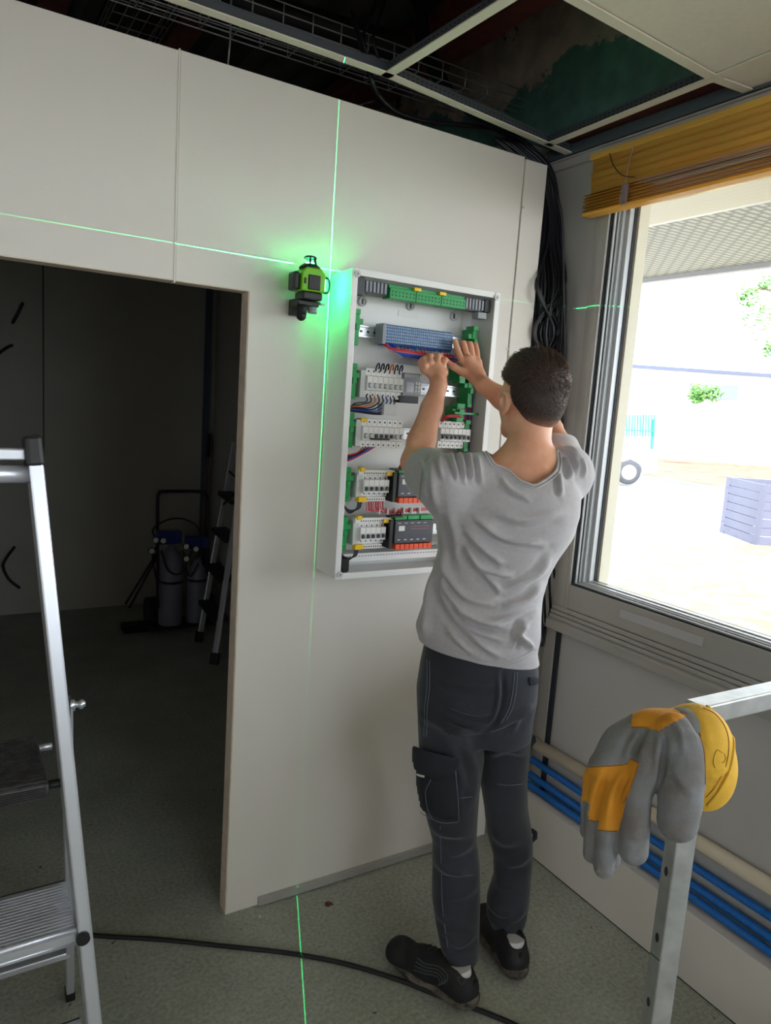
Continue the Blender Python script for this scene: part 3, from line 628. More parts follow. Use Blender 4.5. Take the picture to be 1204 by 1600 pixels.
# ================================================================ ELECTRICAL DISTRIBUTION BOARD
BF = 1.885; BB = DY-.001; BX0, BX1, BZ0, BZ1 = .992, 1.522, 1.118, 2.016
M['bwhite'] = mat('white_enclosure', rgb(232, 232, 230), .35)
M['dgrey'] = mat('dark_grey_plastic', rgb(62, 64, 70), .45)
M['mgrey'] = mat('mid_grey_plastic', rgb(140, 144, 152), .45)
M['lgrey'] = mat('light_grey_plastic', rgb(206, 207, 206), .4)
M['green'] = mat('green_clip_plastic', rgb(0, 150, 70), .4)
M['yel'] = mat('yellow_terminal', rgb(238, 196, 30), .4)
M['orange'] = mat('orange_terminal', rgb(236, 82, 30), .4)
M['tblue'] = mat('blue_terminal', rgb(52, 96, 160), .4)
M['tgrey'] = mat('grey_blue_terminal', rgb(132, 158, 176), .4)
M['wred'] = mat('red_wire', rgb(200, 36, 40), .4); M['wblue'] = mat('blue_wire', rgb(44, 80, 190), .4)
M['wpink'] = mat('pink_wire', rgb(214, 130, 140), .4); M['worange'] = mat('orange_wire', rgb(210, 110, 40), .4); M['wdark'] = mat('dark_blue_wire', rgb(28, 42, 66), .4)
M['steel'] = mat('zinc_rail', rgb(196, 200, 204), .28, .8)
def X(px, py, y=1.945): return onp(px, py, 1, y).x
def Zz(px, py, y=1.945): return onp(px, py, 1, y).z
board = empty('distribution_board', ((BX0+BX1)/2, BB, BZ0), 'open white electrical distribution board full of breakers and wires on the wall', 'electrical board')
def shell():
    t = .006; m = MB()
    m.box((BX0, BB-.004, BZ0), (BX1, BB, BZ1))                                   # back
    m.box((BX0, BF, BZ0), (BX0+t, BB-.004, BZ1)); m.box((BX1-t, BF, BZ0), (BX1, BB-.004, BZ1))
    m.box((BX0+t, BF, BZ0), (BX1-t, BB-.004, BZ0+t)); m.box((BX0+t, BF, BZ1-t), (BX1-t, BB-.004, BZ1))
    m.build('enclosure', M['bwhite'], board, bevel=.0015)
    r = MB(); w = .017; d = .004
    for a, b in (((BX0-.003, BZ0-.003), (BX0+w, BZ1+.003)), ((BX1-w, BZ0-.003), (BX1+.003, BZ1+.003)), ((BX0+w, BZ0-.003), (BX1-w, BZ0+w)), ((BX0+w, BZ1-w), (BX1-w, BZ1+.003))):
        r.box((a[0], BF-d, a[1]), (b[0], BF, b[1]))
    r.build('front_rim', M['bwhite'], board, bevel=.002)
    for x in (BX0+.013, BX1-.013):
        for z in (BZ0+.014, BZ1-.014):
            s = MB(); s.cyl((x, BF-.0042, z), (x, BF-.0085, z), .0095, 20); o = s.build('corner_screw', M['lgrey'], board)
            s = MB(); s.box((x-.005, BF-.0092, z-.001), (x+.005, BF-.0086, z+.001)); s.box((x-.001, BF-.0092, z-.005), (x+.001, BF-.0086, z+.005)); s.build('screw_slot', M['mgrey'], o)
    # mounting back plate with round bosses
    q = MB(); q.box((BX0+.03, BB-.012, BZ0+.06), (BX1-.05, BB-.0045, BZ1-.05)); q.build('back_plate', M['bwhite'], board, bevel=.001)
    for px, py in ((567, 471), (642, 478), (710, 494)):
        c = onp(px, py, 1, BB-.02); s = MB(); s.lathe((c.x, BB-.012, c.z), [(.0145, 0), (.0145, .008), (.0115, .010), (.009, .004)], 20, (0, -1, 0)); o = s.build('boss', M['lgrey'], board)
        s = MB(); s.box((c.x-.0018, BB-.0195, c.z-.008), (c.x+.0018, BB-.0155, c.z+.008)); s.build('boss_slot', M['dgrey'], o)
    s = MB(); a = onp(622, 487, 1, BB-.013); s.box((a.x, BB-.0135, a.z-.014), (a.x+.075, BB-.012, a.z+.006)); s.build('label_plate', M['white'], board)
shell()
# --- cable entry combs and green earth terminals under the top edge
def comb(x0, x1, z0, z1):
    m = MB(); m.box((x0, 1.905, z0), (x1, 1.94, z1)); m.build('entry_comb', M['dgrey'], board, bevel=.001)
    k = x0+.006
    t = MB()
    while k < x1-.008: t.box((k, 1.8985, z0+.004), (k+.007, 1.9055, z1-.003)); k += .0125
    t.build('comb_tooth', M['mgrey'], board)
ZT0, ZT1 = 1.958, 1.994
comb(BX0+.048, 1.122, ZT0, ZT1); comb(1.400, 1.478, ZT0-.004, ZT1-.002)
MB().box((BX0+.02, 1.893, ZT0-.010), (BX0+.047, 1.94, ZT1+.004)).build('end_block', M['dgrey'], board, bevel=.002)
MB().box((1.4785, 1.897, ZT0-.004), (1.500, 1.94, ZT1)).build('end_block', M['black'], board, bevel=.002)
MB().box((1.452, 1.893, ZT0-.026), (1.486, 1.925, ZT0-.006)).build('end_block', M['mgrey'], board, bevel=.002)
for i in range(3):
    x0 = 1.123+i*.0925; g = MB(); g.box((x0, 1.892, ZT0-.006), (x0+.0905, 1.935, ZT1-.012)); g.box((x0, 1.900, ZT1-.0115), (x0+.0905, 1.935, ZT1-.002))
    o = g.build('earth_terminal', M['green'], board, bevel=.001)
    h = MB()
    for k in range(7):
        for zz in (0, .010): h.cyl((x0+.008+k*.0125, 1.8915, ZT0+.004+zz), (x0+.008+k*.0125, 1.8925, ZT0+.004+zz), .0028, 8)
    h.build('clamp_hole', mat('deep_green_hole', rgb(0, 70, 36), .5) if i == 0 else bpy.data.materials['deep_green_hole'], o)
    if i: MB().box((x0-.010, 1.889, ZT1-.011), (x0+.014, 1.8995, ZT1-.001)).build('yellow_marker', M['yel'], board, bevel=.001)
# --- rails: rows at fixed heights
RY = 1.965   # rail face
def rail(x0, x1, z):
    m = MB(); m.box((x0, RY, z-.0175), (x1, RY+.0015, z-.0125)); m.box((x0, RY+.006, z-.0125), (x1, RY+.0075, z+.0125)); m.box((x0, RY, z+.0125), (x1, RY+.0015, z+.0175))
    m.box((x0, RY+.0015, z-.0125), (x1, RY+.006, z-.0115)); m.box((x0, RY+.0015, z+.0115), (x1, RY+.006, z+.0125))
    o = m.build('mounting_rail', M['steel'], board, bevel=.0004)
    s = MB(); k = x0+.012
    while k < x1-.01: s.box((k, RY+.0055, z-.003), (k+.009, RY+.0062, z+.003)); k += .024
    s.build('rail_slot', M['gasket'], o)
rows = [1.856, 1.700, 1.556, 1.393, 1.243]
for z in rows: rail(BX0+.045, BX1-.055, z)
def clip(x, z, w=.018, h=.085, side=1):
    m = MB(); m.box((x, 1.925, z-h/2), (x+w, 1.985, z+h/2)); m.box((x+(w if side > 0 else -.014), 1.928, z+h*.14), (x+(w+.014 if side > 0 else 0), 1.96, z+h*.32)); m.box((x-.003, 1.918, z-h/2-.008), (x+w*.8, 1.96, z-h/2+.004)); m.box((x-.003, 1.918, z+h/2-.004), (x+w*.9, 1.96, z+h/2+.010))
    m.box((x+w*.2, 1.917, z-.006), (x+w*.9, 1.925, z+.012))
    m.build('rail_clip', M['green'], board, bevel=.0008)
for z in rows: clip(BX0+.036, z+.004)
for z in rows: clip(BX1-.060, z+.002, side=-1)
clip(BX1-.100, 1.755, w=.024, h=.04, side=-1); clip(BX1-.100, 1.632, w=.03, h=.04, side=-1)
MB().box((BX1-.115, 1.912, 1.628), (BX1-.02, 1.922, 1.635)).build('green_tie_bar', M['green'], board)
# --- row 1: long terminal block
def terminals():
    x0 = X(598, 520)-.004; n = 33; p = .0076; z = rows[0]-.004
    MB().box((x0-.012, 1.918, z-.030), (x0-.001, 1.964, z+.030)).build('end_stop', M['mgrey'], board, bevel=.001)
    proto = None
    for k in range(n):
        if proto is None:
            m = MB(); y0 = 1.926
            m.prism([(x0, y0+.008, z-.032), (x0, y0, z-.022), (x0, y0, z+.022), (x0, y0+.008, z+.030), (x0, 1.964, z+.030), (x0, 1.964, z-.032)], (p-.0008, 0, 0))
            proto = m.build('terminal', M['tblue'], board)
            c = MB()
            for zz in (-.024, -.015, -.006, .003, .012, .021): c.box((x0+.0006, y0-.003, z+zz), (x0+p-.0014, y0-.0002, z+zz+.0048))
            c.build('push_button', M['tgrey'], proto)
            kids = [ch for ch in bpy.data.objects if ch.parent == proto]
        else:
            c = proto.copy(); COL.objects.link(c); c.location.x += p*k
            for ch in kids: d = ch.copy(); COL.objects.link(d); d.parent = c
    return x0, x0+n*p, z
tx0, tx1, tz1 = terminals()
def wire(pts, m, r=.0016, lab=None): MB().tube(bez(pts, 8), r, 6).build('wire', M[m], board, label=lab)
r = random.Random(9)
for k in range(20):
    x = tx0+.006+k*.0123; m = ('wred', 'wblue', 'wblue', 'wpink', 'wdark', 'wred')[k % 6]
    wire([(x, 1.925, tz1-.030), (x+.002, 1.915, tz1-.042), (x+.02, 1.912+r.uniform(0, .01), tz1-.048-r.uniform(0, .006)), (x+.06, 1.915, tz1-.050-r.uniform(0, .008)), (min(x+.14, 1.47), 1.93, tz1-.060-r.uniform(0, .01))], m, .0012)
for k in range(9):
    z = tz1-.043-.0022*k; m = ('wred', 'wred', 'wred', 'wpink', 'wblue', 'wblue', 'wblue', 'wdark', 'wblue')[k]
    wire([(tx0-.002+.004*k, 1.93, tz1-.028), (tx0+.01+.006*k, 1.917, z+.004), (tx0+.08, 1.912, z), (tx0+.17, 1.914, z-.002), (1.42, 1.93, z+.003), (1.472, 1.945, z-.02), (1.480-.002*k, 1.95, 1.60), (1.478-.002*k, 1.95, 1.35)], m, .0019)
# --- breakers
def breaker(x, z, n=1, wid=.0175, h=.087, y0=1.912, mw='bwhite', togg='lgrey', tog_up=True):
    m = MB(); w = wid-.0006
    m.prism([(x, 1.963, z-h/2), (x, y0+.016, z-h/2), (x, y0+.016, z-.022), (x, y0+.003, z-.020), (x, y0+.003, z+.020), (x, y0+.016, z+.022), (x, y0+.016, z+h/2), (x, 1.963, z+h/2)], (w, 0, 0))
    o = m.build('circuit_breaker', M[mw], board, bevel=.0006, seg=1)
    t = MB(); t.box((x+w*.3, y0-.004, z-.012), (x+w*.7, y0+.0035, z-.002)); t.build('toggle', M['dgrey'] if togg == 'dark' else M['lgrey'], o, bevel=.0006, seg=1)
    t = MB(); t.box((x+w*.18, y0+.0022, z-.015), (x+w*.82, y0+.0031, z+.001)); t.build('toggle_recess', M['mgrey'], o)
    s = MB()
    for zz in (-h/2+.009, h/2-.009): s.cyl((x+w/2, y0+.0155, z+zz), (x+w/2, y0+.0168, z+zz), .0030, 8)
    s.build('terminal_screw', M['dgrey'], o)
z = rows[1]+.004
bx = X(566, 600)
MB().box((bx-.018, 1.925, z-.044), (bx-.001, 1.963, z+.036)).build('module', M['lgrey'], board, bevel=.001)
for k in range(7): breaker(bx+.0002+k*.0182, z, wid=.018)
mx = bx+7*.0182+.001
g = MB(); g.box((mx, 1.918, z-.028), (mx+.066, 1.963, z+.040)); g.build('grey_module', M['mgrey'], board, bevel=.0015)
g = MB(); g.box((mx+.010, 1.9165, z-.018), (mx+.038, 1.918, z+.012)); g.build('module_display', mat('pale_screen', rgb(176, 182, 190), .3), board)
g = MB()
for k in range(8): g.box((mx+.004+k*.0075, 1.916, z+.026), (mx+.008+k*.0075, 1.918, z+.036))
for k in range(2):
    for j in range(3): g.box((mx+.043+k*.010, 1.9165, z-.018+j*.012), (mx+.050+k*.010, 1.918, z-.010+j*.012))
g.build('module_button', M['lgrey'], board)
MB().box((mx-.008, 1.922, z-.052), (mx+.062, 1.96, z-.030)).build('black_connector_strip', M['black'], board, bevel=.002)
# arcs of wire over the breakers
for k, c in enumerate(('wdark', 'wdark', 'cable', 'worange', 'cable', 'wdark')):
    x = bx+.032+k*.0165; wire([(x, 1.926, z+.036), (x+.001, 1.922, z+.052), (x+.009, 1.925, z+.060), (x+.017, 1.935, z+.050), (x+.018, 1.95, z+.030)], c, .0024)
# row 1-2: tilted transformer foil behind the hands
MB().add([(1.20, 1.955, 1.772), (1.245, 1.95, 1.815), (1.30, 1.95, 1.80), (1.29, 1.955, 1.768)], [(0, 1, 2, 3)]).build('grey_flap', M['mgrey'], board)
# under row 2: small grey relay with dark wires
g = MB(); q = onp(607, 640, 1, 1.93); g.box((q.x-.026, 1.915, q.z-.017), (q.x+.024, 1.955, q.z+.017)); g.build('grey_relay', M['lgrey'], board, bevel=.0015)
for k in range(8):
    x = bx+.005+k*.014; wire([(x, 1.928, z-.036), (x+.002, 1.925, z-.055), (x-.03, 1.93, z-.062-.004*k), (BX0+.055, 1.935, z-.066-.003*k), (BX0+.04, 1.94, z-.085)], ('wdark', 'cable', 'worange', 'wdark', 'cable', 'wblue', 'wdark', 'cable')[k], .0022)
# --- row 3
z = rows[2]-.002; x0 = X(556, 680)
g = MB(); g.box((x0-.012, 1.925, z-.040), (x0+.006, 1.963, z+.040)); g.build('module', M['lgrey'], board, bevel=.001)
MB().box((x0+.002, 1.921, z+.034), (x0+.024, 1.935, z+.045)).build('yellow_terminal', M['yel'], board, bevel=.001)
for k in range(8): breaker(x0+.007+k*.0182, z, wid=.018, togg='dark' if 1 < k < 6 else 'l')
g = MB(); g.box((x0+.030, 1.908, z-.018), (x0+.098, 1.912, z-.013)); g.build('busbar', M['black'], board)
x1 = X(684, 685)
for k in range(7): breaker(x1-.012+k*.0172, z+.006, wid=.017, togg='dark')
g = MB(); g.box((x1-.01, 1.908, z+.003), (x1+.085, 1.913, z+.008)); g.build('busbar', M['black'], board)
wire([(x1-.005, 1.93, z+.046), (x1+.01, 1.92, z+.066), (x1+.06, 1.925, z+.068), (x1+.095, 1.935, z+.050), (1.470, 1.94, z), (1.470, 1.945, 1.35)], 'wred', .0032)
wire([(x1+.000, 1.93, z+.046), (x1+.012, 1.92, z+.062), (x1+.06, 1.925, z+.063), (x1+.088, 1.935, z+.046), (1.463, 1.94, z), (1.463, 1.945, 1.35)], 'wred', .0026)
for k in range(5): wire([(x0+.02+k*.01, 1.93, z-.040), (x0+.0+k*.006, 1.925, z-.058), (x0-.03, 1.93, z-.068-.004*k), (BX0+.03, 1.94, z-.064-.004*k)], ('wred', 'wdark', 'cable', 'wblue', 'wred')[k], .0024)
for k in range(7): wire([(1.484+.003*k, 1.955, 1.86-.02*k), (1.487+.003*k, 1.952, 1.6), (1.486+.003*k, 1.955, 1.30)], ('wblue', 'wblue', 'wdark', 'wred', 'wred', 'wblue', 'wdark')[k], .0019)
# --- rows 4 and 5
M['ctrl'] = mat('charcoal_controller', rgb(58, 60, 68), .4)
def lower(z, x0, arcs):
    g = MB(); g.box((x0-.024, 1.925, z-.040), (x0-.004, 1.963, z+.036)); g.build('module', M['lgrey'], board, bevel=.001)
    g = MB(); g.box((x0-.022, 1.918, z+.030), (x0+.105, 1.94, z+.046)); g.build('terminal_strip', M['bwhite'], board, bevel=.001)
    h = MB()
    for k in range(12): h.cyl((x0-.002+k*.0082, 1.9172, z+.0365), (x0-.002+k*.0082, 1.9182, z+.0365), .0022, 8)
    h.build('strip_hole', M['dgrey'], board)
    for a, b, c in ((x0-.018, x0-.002, .044), (x0+.076, x0+.108, .032)): MB().box((a, 1.912, z+c-.003), (b, 1.935, z+c+.010)).build('yellow_terminal', M['yel'], board, bevel=.001)
    MB().box((x0-.020, 1.912, z-.052), (x0+.008, 1.935, z-.036)).build('yellow_terminal', M['yel'], board, bevel=.001)
    g = MB(); g.box((x0+.008, 1.914, z-.050), (x0+.075, 1.935, z-.037)); g.build('terminal_strip', M['bwhite'], board, bevel=.001)
    h = MB()
    for k in range(8): h.cyl((x0+.012+k*.0082, 1.9132, z-.0435), (x0+.012+k*.0082, 1.9142, z-.0435), .0024, 8)
    h.build('strip_hole', M['dgrey'], board)
    for k in range(5): breaker(x0-.003+k*.0182, z-.004, wid=.018, h=.066, togg='dark')
    # black bus carrier and charcoal controller
    c0 = x0+.108
    MB().box((c0-.014, 1.905, z-.052), (c0, 1.963, z+.040)).build('black_bracket', M['black'], board, bevel=.002)
    MB().box((c0-.02, 1.90, z+.048), (c0+.03, 1.925, z+.053)).build('black_bracket', M['black'], board, bevel=.001)
    o = MB().box((c0+.004, 1.902, z-.036), (c0+.150, 1.960, z+.038)).build('controller', M['ctrl'], board, bevel=.002)
    for k in range(3): MB().box((c0+.006+k*.048, 1.908, z+.0385), (c0+.050+k*.048, 1.94, z+.052)).build('green_connector', M['green'], o, bevel=.001)
    q = MB()
    for k in range(8): q.box((c0+.008+k*.0175, 1.898, z-.055), (c0+.0235+k*.0175, 1.94, z-.038))
    q.build('orange_connector', M['orange'], o, bevel=.0008)
    MB().box((c0+.018, 1.9012, z+.004), (c0+.040, 1.902, z+.020)).build('label', M['white'], o)
    q = MB()
    for k in range(9): q.cyl((c0+.066+k*.008, 1.9018, z+.010), (c0+.066+k*.008, 1.9012, z+.010), .0018, 8); q.cyl((c0+.066+k*.008, 1.9018, z+.018), (c0+.066+k*.008, 1.9012, z+.018), .0016, 8)
    q.build('indicator', M['wpink'], o)
    q = MB()
    for k in range(5): q.box((c0+.016+k*.024, 1.9013, z-.026), (c0+.026+k*.024, 1.902, z-.023)); q.box((c0+.014+k*.024, 1.9013, z+.028), (c0+.026+k*.024, 1.902, z+.030))
    q.build('printed_mark', M['lgrey'], o)
    wire([(c0+.006, 1.915, z+.045), (c0+.010, 1.908, z+.064), (c0+.024, 1.908, z+.068), (c0+.034, 1.915, z+.048)], 'wred', .002)
    wire([(c0+.010, 1.915, z+.045), (c0+.014, 1.910, z+.060), (c0+.024, 1.910, z+.063), (c0+.030, 1.915, z+.048)], 'cable', .002)
    if arcs:
        for k in range(8): wire([(x0+.014+k*.0082, 1.922, z-.050), (x0+.014+k*.0082, 1.918, z-.070), (x0+.022+k*.0082, 1.920, z-.080), (x0+.10, 1.925, z-.081-.0012*k), (x0+.2, 1.93, z-.078-.001*k), (x0+.34, 1.94, z-.077)], 'wred' if k % 3 else 'wpink', .0024)
        for k in range(6): MB().box((x0+.058+k*.030, 1.916, z-.092), (x0+.0615+k*.030, 1.934, z-.074)).build('cable_tie', M['white'], board)
    for k in range(3): wire([(x0-.016+k*.006, 1.922, z-.050), (x0-.022+k*.004, 1.918, z-.072), (x0-.045, 1.925, z-.085+.004*k), (BX0+.034, 1.935, z-.050), (BX0+.024, 1.95, z+.0)], ('cable', 'wdark', 'cable')[k], .0024)
lower(rows[3]+.004, X(563, 760)-.002, True); lower(rows[4]+.006, X(558, 832)-.002, False)
# slotted duct down the left side and along the foot
g = MB(); g.box((BX0+.008, 1.935, BZ0+.07), (BX0+.024, 1.99, 1.66)); dct = g.build('slotted_duct', M['lgrey'], board)
g = MB(); zz = BZ0+.08
while zz < 1.65: g.box((BX0+.011, 1.9335, zz), (BX0+.021, 1.9348, zz+.007)); zz += .0145
g.build('duct_slot', M['mgrey'], dct)
MB().box((BX0+.045, 1.945, BZ0+.034), (BX1-.06, 2.0, BZ0+.060)).build('slotted_duct', M['bwhite'], board)
g = MB(); xx = BX0+.055
while xx < BX1-.07: g.box((xx, 1.9438, BZ0+.050), (xx+.006, 1.9448, BZ0+.053)); xx += .011
g.build('duct_slot', M['mgrey'], board)
for zc in (1.80, 1.90):
    MB().box((BX0+.010, 1.93, zc-.045), (BX0+.024, 1.985, zc+.04)).build('side_bracket', M['lgrey'], board, bevel=.002)
q = onp(536, 880, 1, 1.905); g = MB(); g.box((q.x-.016, 1.892, q.z-.024), (q.x+.014, 1.94, q.z+.016)); g.box((q.x-.010, 1.889, q.z-.026), (q.x+.008, 1.892, q.z-.008)); g.build('black_junction', M['black'], board, bevel=.002)
# ================================================================ LASER LEVEL on its wall bracket
LX, LZ = .897, 2.030
laser = empty('laser_level', (LX+.02, DY-.06, 1.87), 'green and black rotary laser level clamped on the wall beside the board', 'laser level')
def PX(px, py, y): return onp(px, py, 1, y)
M['lgreen'] = mat('lime_plastic', rgb(112, 190, 20), .4)
def laser_build():
    ly = DY-.085
    c = PX(483, 440, ly); x, z = c.x, c.z
    # lime body with chamfered top
    m = MB(); m.prism([(x-.036, ly+.032, z-.030), (x-.036, ly+.032, z+.018), (x-.022, ly+.032, z+.034), (x+.022, ly+.032, z+.034), (x+.036, ly+.032, z+.018), (x+.036, ly+.032, z-.030)], (0, -.064, 0))
    b = m.build('body', M['lgreen'], laser, bevel=.004)
    m = MB(); m.box((x-.018, ly-.036, z-.026), (x+.019, ly-.0305, z+.014)); m.build('control_panel', M['black'], b, bevel=.003)
    m = MB(); m.box((x-.030, ly-.0345, z-.012), (x-.024, ly-.031, z+.004)); m.build('vent', M['black'], b, bevel=.001)
    # black shoulders and turret
    m = MB(); m.lathe((x, ly, z+.034), [(.032, 0), (.028, .006), (.022, .010), (.020, .012)], 20); m.build('shoulder', M['black'], laser)
    m = MB()
    for an in (PI/2, PI*1.36, PI*1.64):
        m.bar((x+.020*math.cos(an), ly+.020*math.sin(an), z+.044), (x+.015*math.cos(an), ly+.015*math.sin(an), z+.063), .005, .005)
    m.lathe((x, ly, z+.062), [(.018, 0), (.018, .003), (.014, .006)], 16); m.build('turret_cage', M['black'], laser)
    m = MB(); m.lathe((x, ly, z+.046), [(.011, 0), (.011, .005)], 16); m.build('turret_window', M['lglow'], laser, label='glowing green turret window')
    # side housings (left: black; right: glowing window in a loop guard)
    m = MB(); m.box((x-.056, ly-.022, z-.030), (x-.0365, ly+.022, z+.020)); m.build('side_housing', M['black'], laser, bevel=.006)
    m = MB(); m.tube(bez([(x+.038, ly-.012, z+.014), (x+.052, ly-.012, z+.012), (x+.056, ly-.012, z-.006), (x+.052, ly-.012, z-.024), (x+.038, ly-.012, z-.026)], 6), .0035, 8); m.build('loop_guard', M['black'], laser)
    m = MB(); m.box((x+.0365, ly-.014, z-.022), (x+.045, ly+.012, z+.010)); m.build('side_window', M['lglow'], laser, bevel=.002, label='glowing green side window')
    # black clamp bracket below
    m = MB(); m.box((x-.030, ly-.030, z-.052), (x+.030, ly+.030, z-.031)); m.build('base_clamp', M['black'], laser, bevel=.004)
    m = MB(); m.box((x-.034, ly-.010, z-.068), (x+.030, ly+.050, z-.053)); m.box((x-.024, ly+.050, z-.090), (x+.02, DY-.001, z-.045)); m.build('wall_bracket', M['black'], laser, bevel=.003)
    m = MB(); m.cyl((x+.031, ly-.008, z-.056), (x+.046, ly-.008, z-.056), .005, 12); m.build('clamp_screw', M['steel'], laser)
    m = MB(); m.lathe((x+.012, ly-.004, z-.086), [(.013, 0), (.014, .004), (.014, .017)], 16); m.build('knurled_knob', M['mgrey'], laser)
    m = MB(); m.tube([(x-.020, ly-.006, z-.066), (x-.022, ly-.006, z-.094)], [.016, .014], 14); m.ball((x-.022, ly-.006, z-.096), .0142, 14); m.build('swivel_arm', M['rubber'], laser)
    return x, ly, z
M['lglow'] = mat('laser_window_glow', rgb(20, 120, 60), .3, emis=(.02, 1.0, .22), es=26)
lx, ly, lz = laser_build()
def laser_light(name, loc, nrm, power, half, cut=None):
    """a real lamp whose beam is only a thin fan: brightness depends on the direction it shines in"""
    l = bpy.data.lights.new(name, 'POINT'); l.shadow_soft_size = 0.0; l.energy = power; l.color = (.02, 1, .25); l.use_nodes = True
    nt = l.node_tree; N = nt.nodes; L = nt.links; em = N['Emission']
    g = N.new('ShaderNodeNewGeometry'); d = N.new('ShaderNodeVectorMath'); d.operation = 'DOT_PRODUCT'; d.inputs[1].default_value = Vector(nrm).normalized()
    L.new(g.outputs['Incoming'], d.inputs[0]); ab = N.new('ShaderNodeMath'); ab.operation = 'ABSOLUTE'; L.new(d.outputs['Value'], ab.inputs[0])
    mr = N.new('ShaderNodeMapRange'); mr.interpolation_type = 'SMOOTHSTEP'; mr.inputs[1].default_value = half*.4; mr.inputs[2].default_value = half; mr.inputs[3].default_value = 1; mr.inputs[4].default_value = 0
    L.new(ab.outputs[0], mr.inputs[0]); L.new(mr.outputs[0], em.inputs['Strength'])
    o = bpy.data.objects.new(name, l); COL.objects.link(o); o.location = loc; return o
laser_light('laser_fan_horizontal', (lx, ly, lz+.057), (0, 0, 1), 60, .0013)
# vertical fan: meets the wall in a plumb line and leaves it across the floor
pw = Vector((.9865, DY, 0)); dirf = Vector((onp(475, 1600, 2, 0)-onp(462, 1400, 2, 0)).to_tuple()); dirf.z = 0; dirf.normalize()
nf = Vector((-dirf.y, dirf.x, 0)); vloc = pw+dirf*.105; print('fan', dirf, vloc, lx)
laser_light('laser_fan_vertical', (vloc.x, vloc.y, lz-.006), nf, 60, .0012)
